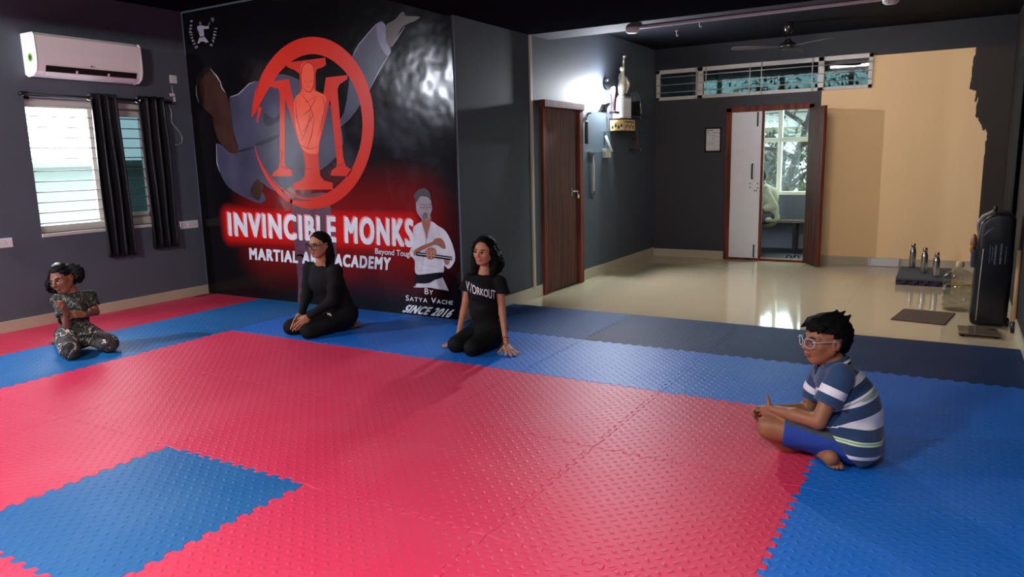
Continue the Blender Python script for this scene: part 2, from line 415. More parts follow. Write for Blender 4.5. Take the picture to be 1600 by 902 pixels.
obj('window_sill', boxm((XL - .2, WY0, WZ0 - .03), (XL + .015, WY1, WZ0)), m_upvc, w1)
zz = WZ0 + .07
k = 0
gr = thing('window_grille', 'white horizontal bar grille across the bright window', 'grille', (XL - .04, WY0, WZ0))
for k in range(12):
    z = 0.955 + k * 0.098 + (0.02 if k > 5 else 0)
    obj('bar', tubem([(XL - .045, WY0 - .0, z), (XL - .045, WY1, z)], 0.0055, 8), m_iron, gr, True)
for y in (ym + .02, WY1 - .012):
    obj('upright', boxm((XL - .053, y - .012, WZ0), (XL - .047, y + .012, WZ1)), m_upvc, gr)
# neighbour outside
struct(obj('outside_neighbour_wall', boxes([((-10.2, 2.0, -3), (-9.7, 9.5, float(onx(60, 262, -9.7)[2]))), ((-10.2, 2.0, float(onx(60, 262, -9.7)[2])), (-9.55, 9.5, float(onx(60, 253, -9.7)[2])))]), mat('pale_mint_paint', (90, 106, 102), .8)))
# curtain rod with curtains
rx, rz = XL + .085, float(onx(150, 153, XL + .085)[2]) 
ry0, ry1 = float(onx(36, 146, rx)[1]), float(onx(268, 158, rx)[1])
rod = thing('curtain_rod', 'black curtain rod over the barred window', 'curtain rod', (rx, ry0, rz))
obj('rod', tubem([(rx, ry0, rz), (rx, ry1, rz)], .0125, 12), m_black, rod, True)
obj('finial', lathem([(.014, 0), (.022, .008), (.024, .02), (.02, .034), (.004, .038)][::-1], (rx, ry0 - .036, rz), 16, 'y'), m_black, rod, True)
obj('bracket', boxes([((XL, ry0 + .05, rz - .012), (rx, ry0 + .075, rz + .0)), ((XL, ry0 + .04, rz - .04), (XL + .008, ry0 + .085, rz + .03))]), m_black, rod)
obj('bracket', boxes([((XL, ry1 - .06, rz - .012), (rx, ry1 - .035, rz + .0)), ((XL, ry1 - .07, rz - .04), (XL + .008, ry1 - .025, rz + .03))]), m_black, rod)
m_curtain = mat('charcoal_satin_curtain', (24, 25, 30), 0.45, spec=0.4, noise=.06, nscale=20)
def curtain(u0, u1, vb, label, folds, seedv, flare=0.0):
    y0, y1 = float(onx(u0, 158, rx)[1]), float(onx(u1, 160, rx)[1]); zt = rz + .045; zb = float(onx((u0 + u1) / 2 + 12, vb, rx)[2])
    t = thing('curtain', label, 'curtain', (rx, (y0 + y1) / 2, zb), 'black curtains on the rod')
    rnd = random.Random(seedv); ph = rnd.random() * 6
    bm = bmesh.new(); NY, NZ = 90, 26; V = []
    for a in range(NZ + 1):
        v = a / NZ; z = zt + (zb - zt) * v; row = []
        for c in range(NY + 1):
            u = c / NY
            amp = .045 * (0.75 + .35 * v)
            y = y0 + (y1 - y0) * (u + .01 * math.sin(9 * v + 5 * u)) + flare * v * (u - .3)
            x = rx + amp * math.sin(2 * PI * folds * (u + .015 * math.sin(3 * v + ph)) + 1.2) + .008 * math.sin(17 * u + 4 * v + ph)
            row.append(bm.verts.new((x, y, z)))
        V.append(row)
    for a in range(NZ):
        for c in range(NY): bm.faces.new((V[a][c], V[a][c + 1], V[a + 1][c + 1], V[a + 1][c]))
    o = obj('cloth', bm, m_curtain, t, True)
    md = o.modifiers.new('thick', 'SOLIDIFY'); md.thickness = .003
    for k in range(int(folds)):
        u = (k + .08) / folds
        c = (rx + .002, y0 + (y1 - y0) * u + .006, rz)
        b2 = bmesh.new(); ang = [2 * PI * q / 20 for q in range(20)]
        tube(b2, [(c[0] + .024 * math.sin(a) * .75, c[1] + .024 * math.sin(a) * .66, c[2] + .024 * math.cos(a)) for a in ang], .006, 8, closed=True)
        if k in (0,): obj('eyelet', b2, m_chrome, t, True)
        else: b2.free()
    return t
curtain(138, 187, 402, 'charcoal eyelet curtain hanging across the middle of the window', 3.5, 3)
curtain(213, 258, 388, 'charcoal eyelet curtain gathered at the banner end of the window', 3.5, 5)

# ------------------------------------------------------------------ split air conditioner
fx = XL + .215
ay0, ay1 = float(onx(52, 60, fx)[1]), float(onx(222, 100, fx)[1])
az1, az0 = float(onx(53, 50, fx)[2]) , float(onx(60, 116, fx)[2])
ac = thing('air_conditioner', 'white split air conditioner high on the wall above the window', 'air conditioner', (XL, ay0, az0))
H = az1 - az0
prof = [(0, 0.02), (.0, H), (.19, H + .0), (.212, H - .02), (.218, H * .55), (.212, H * .28), (.19, H * .1), (.14, .0), (.05, -.008)]
bm = bmesh.new(); prism(bm, [(XL + p[0], ay0 + .012, az0 + p[1]) for p in prof], (0, ay1 - ay0 - .024, 0))
m_acw = mat('warm_white_plastic', (240, 236, 240), 0.28)
obj('body', bm, m_acw, ac, bevel=.008, seg=3)
big = [(-.0, 0.012), (.0, H + .006), (.195, H + .006), (.22, H - .018), (.226, H * .55), (.22, H * .27), (.196, H * .08), (.14, -.008), (.05, -.014)]
for ys, nm in ((ay0, 'side_cap'), (ay1 - .014, 'side_cap')):
    bm = bmesh.new(); prism(bm, [(XL + p[0], ys, az0 + p[1]) for p in big], (0, .014, 0)); obj(nm, bm, m_white, ac, bevel=.004)
def slope_box(y0, y1, a, b, th, m, nm):
    """slab lying on the lower front curve between profile points a and b"""
    a, b = np.array(a), np.array(b); d = (b - a) / np.hypot(*(b - a)); n = np.array([d[1], -d[0]])
    q = [a, b, b + n * th, a + n * th]; bm = bmesh.new(); prism(bm, [(XL + p[0], y0, az0 + p[1]) for p in q], (0, y1 - y0, 0)); return obj(nm, bm, m, ac)
slope_box(ay0 + .08, ay1 - .07, (.196, .030), (.2145, .086), .004, m_black, 'air_outlet')
lv = slope_box(ay0 + .085, ay1 - .075, (.150, .004), (.1985, .036), .006, m_acw, 'louver')
for f in (.34, .64): slope_box(ay0 + (ay1 - ay0) * f, ay0 + (ay1 - ay0) * f + .02, (.188, .024), (.206, .06), .008, m_white, 'louver_clip')
obj('sticker', lathem([(.036, -.001), (.036, .0008)], (XL + .125, ay0 - .0008, az0 + H * .42), 24, 'y'), mat('green_sticker', (120, 170, 50), .5), ac)
obj('sticker_centre', lathem([(.02, -.001), (.02, .0006)], (XL + .125, ay0 - .0016, az0 + H * .42), 20, 'y'), mat('dark_green_print', (40, 80, 40), .5), ac)
obj('top_grille', boxes([((XL + .03 + .022 * k, ay0 + .04, az0 + H), (XL + .042 + .022 * k, ay1 - .04, az0 + H + .006)) for k in range(7)]), m_white, ac)
def flat_text(name, s, o, ux, uz, w, h, bold, m, parent, spacing=1.0, thick=0.0):
    """text on a flat surface: origin o (lower left), unit axes ux, uz, size w x h"""
    v, f, sz = text_mesh(s, bold, spacing); o = np.array(o, float); ux = np.array(ux, float); uz = np.array(uz, float)
    me = bpy.data.meshes.new(name); me.from_pydata([tuple(o + ux * (a * w) + uz * (c * h)) for a, c in v], [], f); return link(name, me, m, parent)
fyL = float(onx(142, 100, fx)[1])
obj('logo_badge', lathem([(.008, 0), (.008, .0007)], (XL + .2225, fyL, az0 + H * .3), 18, 'x'), mat('maroon_print', (80, 30, 40), .5), ac)
flat_text('logo', 'LG', (XL + .2232, fyL + .012, az0 + H * .3 - .007), (0, 1, 0), (0, 0, 1), .02, .014, .02, mat('grey_print', (70, 68, 70), .5), ac)

# ------------------------------------------------------------------ switches and sockets on the left wall
def plate(name, label, u, v, w, h, kind, cat='socket', group=None):
    c = onx(u, v, XL); t = thing(name, label, cat, c, group)
    obj('plate', boxm((XL, c[1] - w / 2, c[2] - h / 2), (XL + .012, c[1] + w / 2, c[2] + h / 2)), m_white, t, bevel=.003)
    for (dy, dz, r) in kind[0]: obj('socket_hole', lathem([(r, 0), (r, .0006)], (XL + .0121, c[1] + dy, c[2] + dz), 10, 'x'), m_black, t)
    for (dy, w2) in kind[1]: obj('switch', boxm((XL + .012, c[1] + dy - w2 / 2, c[2] - h * .3), (XL + .017, c[1] + dy + w2 / 2, c[2] + h * .3)), m_white, t, bevel=.002)
    return t
tri = lambda y: [(y, .014, .004), (y - .011, -.008, .0035), (y + .011, -.008, .0035)]
plate('wall_socket', 'white socket plate on the slate wall beside the banner corner', 295, 351, .225, .085, (tri(-.065) + tri(.06) + [(.095, 0, .004)], [(-.005, .03)]))
plate('wall_socket', 'white socket plate low on the wall before the barred window', 5, 380, .15, .085, (tri(.015), [(-.05, .03)]))
plate('wall_socket', 'tiny white switch plate high on the wall above the curtain end', 270, 124, .085, .085, ([], [(0, .05)]))
c1 = onx(269, 148, XL)
cb = thing('cable_joint', 'white cable and plug hanging below the small switch plate', 'cable', c1)
obj('wire', tubem([(XL + .006, c1[1], onx(270, 134, XL)[2]), (XL + .008, c1[1] + .004, c1[2])], .0035, 8), m_white, cb, True)
obj('plug', boxm((XL + .002, c1[1] - .035, c1[2] - .018), (XL + .02, c1[1] + .02, c1[2] + .012)), m_white, cb, bevel=.003)
obj('plug', boxm((XL + .002, c1[1] + .005, c1[2] - .075), (XL + .018, c1[1] + .025, c1[2] - .025)), m_white, cb, bevel=.003)
wl = [onx(u, v, XL + .012) for u, v in ((262, 158), (268, 175), (268, 190), (272, 196), (280, 205), (285, 215), (284, 224), (277, 227), (274, 226))]
tag(obj('loose_cable', tubem(wl, .0045, 8), mat('grey_cable', (150, 150, 156), .5), None, True), 'loose grey cable curling down the wall beside the curtain', 'cable')

# ------------------------------------------------------------------ the banner
def banner_material():
    m = mat('glossy_black_vinyl', (14, 13, 16), 0.16, spec=0.3); nt, b = nodes_of(m); L = nt.links.new
    tc = nt.nodes.new('ShaderNodeTexCoord'); sp = nt.nodes.new('ShaderNodeSeparateXYZ'); L(tc.outputs['Object'], sp.inputs[0])
    def M(op, *a):
        n = nt.nodes.new('ShaderNodeMath'); n.operation = op
        for i, q in enumerate(a):
            if isinstance(q, (int, float)): n.inputs[i].default_value = q
            else: L(q, n.inputs[i])
        return n.outputs[0]
    X, Z = sp.outputs[0], sp.outputs[2]
    def glow(cx, cz, hx, hz, soft):
        dx = M('MAXIMUM', M('SUBTRACT', M('ABSOLUTE', M('SUBTRACT', X, cx)), hx), 0.0)
        dz = M('MAXIMUM', M('SUBTRACT', M('ABSOLUTE', M('SUBTRACT', Z, cz)), hz), 0.0)
        d = M('SQRT', M('ADD', M('MULTIPLY', dx, dx), M('MULTIPLY', dz, dz)))
        n = nt.nodes.new('ShaderNodeMapRange'); n.interpolation_type = 'SMOOTHSTEP'; n.inputs['From Max'].default_value = soft
        n.inputs['To Min'].default_value = 1; n.inputs['To Max'].default_value = 0; L(d, n.inputs['Value']); return n.outputs[0]
    a = ony(356, 350, YB); c = ony(646, 365, YB)
    g = M('MAXIMUM', glow((a[0] + c[0]) / 2, (a[2] + c[2]) / 2, (c[0] - a[0]) / 2 - .02, .10, .17), M('MULTIPLY', glow((a[0] + c[0]) / 2 + .3, (a[2] + c[2]) / 2, (c[0] - a[0]) / 2 - .3, .12, .62), 0.33))
    nz = nt.nodes.new('ShaderNodeTexNoise'); nz.inputs['Scale'].default_value = 1.9; nz.inputs['Detail'].default_value = 7; L(tc.outputs['Object'], nz.inputs['Vector'])
    sm = nt.nodes.new('ShaderNodeMapRange'); sm.inputs['From Min'].default_value = .52; sm.inputs['From Max'].default_value = .8; L(nz.outputs['Fac'], sm.inputs['Value'])
    e = ony(560, 230, YB); smoke = M('MULTIPLY', sm.outputs[0], glow(e[0], e[2] + .1, .35, .5, 1.0))
    m1 = nt.nodes.new('ShaderNodeMix'); m1.data_type = 'RGBA'; L(smoke, m1.inputs[0]); m1.inputs[6].default_value = rgb((14, 13, 16)); m1.inputs[7].default_value = rgb((62, 62, 74))
    m2 = nt.nodes.new('ShaderNodeMix'); m2.data_type = 'RGBA'; L(M('MULTIPLY', g, .92), m2.inputs[0]); L(m1.outputs[2], m2.inputs[6]); m2.inputs[7].default_value = rgb((200, 26, 24))
    L(m2.outputs[2], b.inputs['Base Color'])
    n2 = nt.nodes.new('ShaderNodeTexNoise'); n2.inputs['Scale'].default_value = 3.2; n2.inputs['Detail'].default_value = 2; L(tc.outputs['Object'], n2.inputs['Vector'])
    bp = nt.nodes.new('ShaderNodeBump'); bp.inputs['Strength'].default_value = .22; bp.inputs['Distance'].default_value = .04; L(n2.outputs['Fac'], bp.inputs['Height']); L(bp.outputs[0], b.inputs['Normal'])
    return m
bx0, bx1 = XL + .02, XC - .02
ban = thing('wall_banner', 'huge black academy banner with red ring emblem covering the end wall', 'banner', (bx0, YB, 0))
bz1 = 3.10
# vinyl sheet with a lifted right edge
bm = bmesh.new(); NX, NZ = 60, 40; V = []
for a in range(NX + 1):
    row = []
    for c in range(NZ + 1):
        u, v = a / NX, c / NZ; x = bx0 + (bx1 - bx0) * u; z = .002 + (bz1 - .002) * v
        lift = .03 * max(0, (u - .92) / .08) ** 2 * (math.sin(5.2 * v * PI) * .25 + .45) if z > 1.3 else 0.0
        lift *= min(1, max(0, (z - 1.3) / .4))
        row.append(bm.verts.new((x, YB - .003 - lift, z)))
    V.append(row)
for a in range(NX):
    for c in range(NZ): bm.faces.new((V[a][c], V[a + 1][c], V[a + 1][c + 1], V[a][c + 1]))
sheet = obj('vinyl_sheet', bm, banner_material(), ban, True)
LAY = [0.004]
def bpt(u, v, lay): p = ony(u, v, YB - lay); return (p[0], p[1], p[2])
def decal(name, polys, m, lay, label=None):
    """flat printed shape: polys are outlines on the banner, every outline filled"""
    if len(polys) > 1:
        for q in polys: decal(name, [q], m, lay, label)
        return
    me = bpy.data.meshes.new(name); bm = bmesh.new()
    for pts in polys:
        if isinstance(pts, tuple):
            A_, B_ = [[bm.verts.new(bpt(u, v, lay)) for u, v in h] for h in pts]
            for k in range(len(A_) - 1): bm.faces.new((A_[k], A_[k + 1], B_[k + 1], B_[k]))
            continue
        q = [bm.verts.new(bpt(u, v, lay)) for u, v in pts]
        for tri in tessellate_polygon([[Vector((u, v, 0)) for u, v in pts]]):
            if len(set(tri)) == 3: bm.faces.new([q[i] for i in tri])
    bm.normal_update()
    for f in bm.faces:
        if f.normal.y > 0: f.normal_flip()
    o = obj(name, bm, m, ban)
    if label: o['label'] = label
    return o
def smoothp(pts, n=6):
    """closed Catmull-Rom through pts"""
    P = [np.array(p, float) for p in pts]; N = len(P); out = []
    for i in range(N):
        a, b, c, d = P[i - 1], P[i], P[(i + 1) % N], P[(i + 2) % N]
        for k in range(n):
            t = k / n; out.append(tuple(.5 * ((2 * b) + (c - a) * t + (2 * a - 5 * b + 4 * c - d) * t * t + (3 * b - a - 3 * c + d) * t ** 3)))
    return out
def stroke(pts, w):
    """open line of pixel width w as an outline"""
    P = [np.array(p, float) for p in pts]; L_, R_ = [], []
    for i, p in enumerate(P):
        d = P[min(i + 1, len(P) - 1)] - P[max(i - 1, 0)]; d /= max(1e-6, np.hypot(*d)); n = np.array([-d[1], d[0]])
        ww = w * (1 if 0 < i < len(P) - 1 else .4); L_.append(tuple(p + n * ww / 2)); R_.append(tuple(p - n * ww / 2))
    return (L_, R_)
def cr(x0, y0, s): return lambda pts: [(x0 + a / s, y0 + b / s) for a, b in pts]
def vinyl(name, c, noise=.0, ns=4.0): return mat(name, c, 0.28, spec=.4, noise=noise, nscale=ns)
m_gi = vinyl('printed_grey_violet_cloth', (62, 61, 82), .3, 3.5); m_gi2 = vinyl('printed_pale_cloth', (104, 102, 126), .3, 5); m_skinp = vinyl('printed_brown_skin', (56, 34, 28), .25, 5)
m_gid = vinyl('printed_dark_fold', (36, 34, 48), .2, 5)
A = cr(300, 90, 3.47); B = cr(290, 0, 3.636); K = cr(380, 40, 3.005); T5 = cr(340, 300, 5.0)
decal('printed_fighter_jacket', [smoothp(A([(205, 215), (252, 202), (310, 142), (346, 130), (420, 100), (500, 92), (600, 130), (700, 200), (790, 330), (820, 470), (760, 560), (640, 650), (560, 690), (480, 720), (430, 715), (350, 660), (385, 735), (398, 770), (370, 790), (310, 770), (200, 705), (145, 605), (132, 520), (135, 465), (200, 500), (250, 500), (225, 400), (212, 300)]), 4)], m_gi, .0045)
decal('printed_fighter_sleeve', [smoothp(B([(900, 640), (945, 330), (985, 250), (1085, 135), (1132, 138), (1165, 290), (1060, 480), (930, 680), (800, 760)]), 4)], m_gi, .0048)
decal('printed_fighter_cuff', [smoothp(B([(1086, 136), (1132, 138), (1140, 230), (1166, 290), (1140, 315), (1095, 230)]), 4)], m_gi2, .0052)
decal('printed_fighter_arm', [smoothp(B([(1132, 150), (1190, 110), (1225, 70), (1245, 72), (1250, 90), (1330, 95), (1300, 120), (1235, 150), (1200, 215), (1163, 268), (1140, 225)]), 4)], m_skinp, .0050)
decal('printed_fighter_head', [smoothp(A([(22, 140), (30, 90), (60, 65), (95, 52), (120, 85), (150, 130), (178, 180), (192, 215), (212, 300), (225, 400), (250, 505), (215, 520), (175, 490), (140, 440), (118, 370), (112, 320), (75, 285), (40, 235), (24, 190)]), 4)], m_skinp, .0052)
decal('printed_fighter_hair', [smoothp(A([(20, 150), (28, 88), (58, 62), (98, 45), (112, 70), (75, 90), (50, 130), (42, 190), (60, 245), (36, 235), (24, 195)]), 4)], vinyl('printed_dark_hair', (24, 20, 20)), .0056)
decal('printed_fighter_highlights', [stroke(A(q), 1.2) for q in ([(100, 60), (128, 95), (150, 130)], [(130, 90), (155, 135), (160, 160), (180, 190)], [(205, 215), (250, 200), (310, 142), (345, 130)], [(22, 150), (24, 200), (36, 245)], [(133, 470), (135, 570), (150, 620)])] + [stroke(B(q), 1.0) for q in ([(945, 330), (985, 250), (1085, 135)], [(1165, 292), (1100, 400), (1042, 515)], [(1245, 150), (1205, 215), (1170, 265)])], vinyl('printed_rim_light', (170, 164, 172)), .0058)
decal('printed_fighter_folds', [smoothp(A(q), 4) for q in ([(390, 300), (440, 330), (480, 300), (470, 345), (400, 370)], [(340, 470), (400, 440), (470, 420), (460, 440), (380, 475)], [(255, 505), (340, 480), (330, 490), (270, 512)])], m_gid, .0056)
decal('printed_fighter_fist', [smoothp(A([(320, 710), (350, 665), (385, 690), (380, 735), (360, 775), (325, 750)]), 4)], m_skinp, .0056)
decal('printed_fighter_trousers', [smoothp(T5([(585, 60), (700, 20), (860, 10), (880, 110), (930, 470), (880, 640), (760, 640), (650, 500), (610, 480)]), 3), smoothp([(463, 400), (480, 404), (482, 440), (476, 476), (466, 478), (466, 440)], 3)], vinyl('printed_trouser_cloth', (92, 62, 76), .35, 4), .0046)
# ring emblem
m_red = vinyl('printed_vermilion', (196, 40, 24), .05, 2)
def arc_band(a0, a1, r_out, r_in, n=70):
    c = (488.5, 192.0)
    o_ = []; i_ = []
    for k in range(n + 1):
        a = math.radians(a0 + (a1 - a0) * k / n); t = k / n
        ro = r_out(a0 + (a1 - a0) * t); ri = r_in(a0 + (a1 - a0) * t)
        o_.append((c[0] + 96 * ro * math.cos(a), c[1] - 134.5 * ro * math.sin(a))); i_.append((c[0] + 96 * ri * math.cos(a), c[1] - 134.5 * ri * math.sin(a)))
    return o_, i_
def band(name, a0, a1, f_out, f_in, m, lay):
    o_, i_ = arc_band(a0, a1, f_out, f_in); bm = bmesh.new()
    vo = [bm.verts.new(bpt(u, v, lay)) for u, v in o_]; vi = [bm.verts.new(bpt(u, v, lay)) for u, v in i_]
    for k in range(len(vo) - 1): bm.faces.new((vo[k], vo[k + 1], vi[k + 1], vi[k]))
    for f in bm.faces: f.normal_update()
    for f in bm.faces:
        if f.normal.y > 0: f.normal_flip()
    return obj(name, bm, m, ban)
def interp(tab): 
    xs = [q[0] for q in tab]; ys = [q[1] for q in tab]; return lambda d: float(np.interp(d, xs, ys))
one = lambda d: 1.0
band('printed_ring', -112, 176, one, interp([(-112, .955), (-90, .90), (-60, .86), (-30, .82), (0, .81), (30, .80), (60, .79), (90, .80), (120, .79), (145, .80), (160, .85), (172, .93), (176, .985)]), m_red, .0062)
band('printed_ring_stroke', 168, 180, interp([(168, .9), (180, .91)]), interp([(168, .84), (180, .89)]), m_red, .0062)
band('printed_ring_stroke', 196, 250, interp([(196, .985), (250, 1.0)]), interp([(196, .975), (215, .95), (235, .935), (250, .955)]), m_red, .0062)
band('printed_ring_stroke', 215, 330, interp([(215, .93), (270, .895), (330, .83)]), interp([(215, .925), (240, .90), (270, .865), (300, .835), (330, .825)]), m_red, .0064)
# letters I and M of the emblem
I_ = K([(200, 175), (385, 150), (389, 185), (372, 196), (345, 206), (340, 225), (341, 400), (352, 560), (356, 650), (362, 705), (380, 728), (420, 738), (422, 770), (236, 772), (234, 740), (268, 730), (288, 710), (292, 660), (282, 600), (272, 500), (268, 300), (264, 226), (240, 208), (208, 196)])
decal('printed_letter_i', [I_], m_red, .0066)
ML = K([(124, 265), (215, 250), (232, 330), (262, 470), (280, 590), (258, 540), (225, 430), (198, 345), (194, 640), (200, 664), (226, 680), (232, 706), (134, 709), (142, 690), (166, 672), (172, 640), (172, 320), (165, 296), (130, 288)])
MR = K([(388, 244), (490, 232), (488, 252), (452, 276), (443, 300), (470, 620), (482, 660), (520, 682), (514, 709), (410, 704), (416, 680), (438, 664), (440, 640), (408, 345), (372, 500), (345, 600), (340, 570), (366, 400)])
decal('printed_letter_m', [ML, MR], m_red, .0064)
robe = K([(270, 190), (300, 172), (332, 190), (338, 250), (330, 300), (372, 320), (390, 350), (372, 470), (356, 560), (350, 600), (300, 598), (268, 560), (245, 460), (240, 350), (272, 310), (276, 280)])
decal('printed_robed_figure', [smoothp(robe, 3)], vinyl('printed_light_vermilion', (226, 84, 58), .08, 9), .0070)
lines = [[(272, 300), (270, 230), (280, 185), (305, 172), (328, 186), (336, 230), (332, 280), (318, 310), (300, 312), (280, 290)], [(276, 320), (300, 360), (340, 330)], [(300, 350), (330, 420), (280, 500)], [(320, 400), (300, 480), (275, 540)], [(335, 430), (320, 520), (300, 580)],
         [(345, 330), (310, 400), (280, 420)], [(372, 330), (384, 380), (362, 500)], [(245, 350), (250, 430), (275, 520)], [(285, 262), (296, 262)], [(312, 260), (324, 262)], [(296, 288), (312, 288)], [(265, 560), (310, 580), (350, 572)], [(160, 655), (200, 670), (330, 672)], [(172, 580), (185, 600), (176, 650)], [(435, 570), (470, 575)], [(430, 655), (460, 655), (475, 640)], [(60, 330), (72, 270), (90, 220)], [(375, 420), (350, 520)]]
decal('printed_robe_lines', [stroke(K(q), 1.3) for q in lines], vinyl('printed_dark_red_line', (120, 20, 22)), .0074)
# lettering
m_letter = vinyl('printed_white', (214, 216, 226), .07, 16); m_lettershade = vinyl('printed_rose_shadow', (226, 120, 124))
def bletter(name, s, tl, tr, bl, br, m, lay, bold=0.0, spacing=1.0, slant=0.0):
    v, f, sz = text_mesh(s, bold, spacing); me = bpy.data.meshes.new(name); P = []
    tl, tr, bl, br = map(np.array, (tl, tr, bl, br))
    nc = len(v) // 5 if bold else len(v) + 1
    for vi, (a, c) in enumerate(v):
        a2 = a + slant * (c - .5)
        p = (bl * (1 - a2) + br * a2) * (1 - c) + (tl * (1 - a2) + tr * a2) * c; P.append(bpt(p[0], p[1], lay + .00016 * (vi // nc)))
    me.from_pydata(P, [], f); o = link(name, me, m, ban); return o
bletter('printed_lettering_shadow', 'INVINCIBLE MONKS', (353.6, 330.0), (644.4, 340.5), (355.8, 366.6), (644.6, 385.2), m_lettershade, .0070, .04, 1.2)
bletter('printed_lettering', 'INVINCIBLE MONKS', (355.6, 332.2), (646.4, 342.8), (357.8, 369.2), (646.6, 387.0), m_letter, .0078, .046, 1.2)
bletter('printed_lettering', 'MARTIAL ARTS ACADEMY', (389, 387.2), (611, 402.6), (390, 405.8), (609.5, 422.6), m_letter, .0078, .052, 1.2)
bletter('printed_lettering', 'Beyond Tough', (586.4, 388), (645, 392.6), (586, 399.5), (644.5, 404.6), m_letter, .0078, .012, 1.0)
def small_caps(s, tl, tr, bl, br, m, lay, fat=.012):
    """capitals with lower case letters set as smaller capitals, one row"""
    tl, tr, bl, br = map(np.array, (tl, tr, bl, br)); adv = []; x = 0.0
    for ch in s:
        if ch == ' ': x += .45; continue
        v, f, sz = text_mesh(ch.upper(), fat); k = 1.0 if ch.isupper() else .76
        w_ = sz[0] * k * 1.12; adv.append((v, f, x, w_, k)); x += w_ + .10
    tot = x - .10
    for v, f, x0, w_, k in adv:
        me = bpy.data.meshes.new('printed_lettering'); P = []; n_ = len(v) // 5
        for i, (a, c) in enumerate(v):
            u = (x0 + a * w_) / tot; h = c * k; q = (bl * (1 - u) + br * u) * (1 - h) + (tl * (1 - u) + tr * u) * h; P.append(bpt(q[0], q[1], lay + .00016 * (i // n_)))
        me.from_pydata(P, [], f); link('printed_lettering', me, m, ban)
small_caps('By', (663.5, 450.5), (677, 451.8), (663.5, 459.8), (676.5, 461.0), m_letter, .0078)
small_caps('Satya Vache', (634, 461.2), (708, 468.4), (634, 469.8), (707.5, 476.6), m_letter, .0078)
bletter('printed_lettering', 'SINCE 2016', (633.5, 475.8), (707.5, 483.6), (632, 488.4), (706, 497.2), m_letter, .0078, .05, 1.15, .12)
# instructor print
P5 = cr(620, 280, 3.92)
m_pw = vinyl('printed_white_jacket', (196, 194, 206), .16, 9); m_pws = vinyl('printed_jacket_shade', (150, 146, 160), .1, 9); m_pskin = vinyl('printed_tan_skin', (146, 96, 82), .12, 14); m_pgrey = vinyl('printed_pale_face', (150, 140, 150), .15, 16); m_pblk = vinyl('printed_black', (16, 16, 24))
decal('printed_trainer_jacket', [smoothp(P5([(100, 300), (150, 262), (210, 258), (250, 285), (300, 320), (340, 400), (358, 480), (340, 530), (315, 550), (290, 530), (285, 575), (240, 590), (150, 590), (112, 570), (110, 500), (85, 470), (80, 440), (105, 380)]), 3)], m_pw, .0082)
decal('printed_trainer_trousers', [P5([(112, 620), (170, 640), (280, 600), (318, 684), (240, 672), (205, 665), (104, 664)])], m_pw, .0082)
decal('printed_trainer_neck', [smoothp(P5([(155, 230), (205, 225), (208, 262), (190, 330), (182, 365), (166, 310), (152, 262)]), 3)], m_pskin, .0086)
decal('printed_trainer_face', [smoothp(P5([(118, 170), (120, 130), (140, 100), (180, 95), (204, 115), (212, 150), (216, 185), (206, 215), (194, 245), (170, 250), (145, 235), (125, 205)]), 4)], m_pgrey, .0088)
decal('printed_trainer_hair', [smoothp(P5([(104, 105), (120, 75), (160, 56), (190, 68), (206, 95), (206, 130), (192, 112), (160, 105), (138, 112), (122, 140), (112, 120)]), 3), ], vinyl('printed_grey_hair', (70, 68, 78)), .0092)
decal('printed_trainer_beard', [smoothp(P5([(156, 226), (166, 206), (184, 205), (192, 222), (184, 244), (170, 248), (158, 240)]), 3)], vinyl('printed_soft_beard', (104, 94, 102)), .0092)
decal('printed_trainer_mouth', [stroke(P5([(166, 222), (176, 219), (186, 222)]), 1.0)], vinyl('printed_lip', (96, 62, 64)), .0096)
decal('printed_trainer_nose', [stroke(P5([(176, 160), (180, 190), (172, 196)]), .9)], vinyl('printed_nose_line', (112, 98, 104)), .0096)
decal('printed_trainer_spectacles', [stroke(P5(q), .8) for q in ([(140, 150), (160, 158), (176, 154)], [(180, 154), (200, 156), (214, 148)], [(140, 150), (144, 175), (166, 178), (176, 160)], [(182, 158), (186, 176), (206, 172), (208, 154)])], m_pblk, .0094)
decal('printed_trainer_forearm', [smoothp(P5([(104, 440), (150, 410), (215, 385), (235, 365), (270, 362), (290, 385), (300, 420), (285, 428), (255, 410), (225, 405), (150, 440), (110, 470)]), 3), smoothp(P5([(175, 440), (205, 418), (238, 430), (240, 470), (215, 492), (185, 485)]), 3), smoothp(P5([(290, 490), (325, 498), (315, 525), (295, 520)]), 3)], m_pskin, .0092)
decal('printed_trainer_stick', [P5([(120, 445), (340, 476), (338, 498), (118, 470)])], m_pblk, .0095)
decal('printed_trainer_stick_shine', [P5([(125, 454), (338, 484), (338, 488), (125, 459)])], m_pw, .0098)
decal('printed_trainer_fingers', [smoothp(P5(q), 3) for q in ([(178, 440), (190, 432), (198, 480), (186, 486)], [(200, 436), (212, 430), (218, 486), (206, 490)], [(220, 436), (232, 434), (236, 470), (226, 482)])], vinyl('printed_light_skin', (172, 118, 100)), .0100)
decal('printed_trainer_belt', [smoothp(P5([(108, 590), (150, 585), (280, 572), (284, 600), (232, 618), (200, 636), (150, 640), (120, 640), (112, 662), (104, 640), (112, 615)]), 3)], m_pblk, .0092)
decal('printed_trainer_lapels', [stroke(P5(q), 1.2) for q in ([(152, 265), (172, 330), (182, 372), (150, 560)], [(208, 260), (196, 330), (182, 372)], [(250, 290), (262, 350)], [(290, 530), (320, 470)], [(150, 520), (240, 540)], [(130, 560), (230, 560)])], m_pws, .0090)
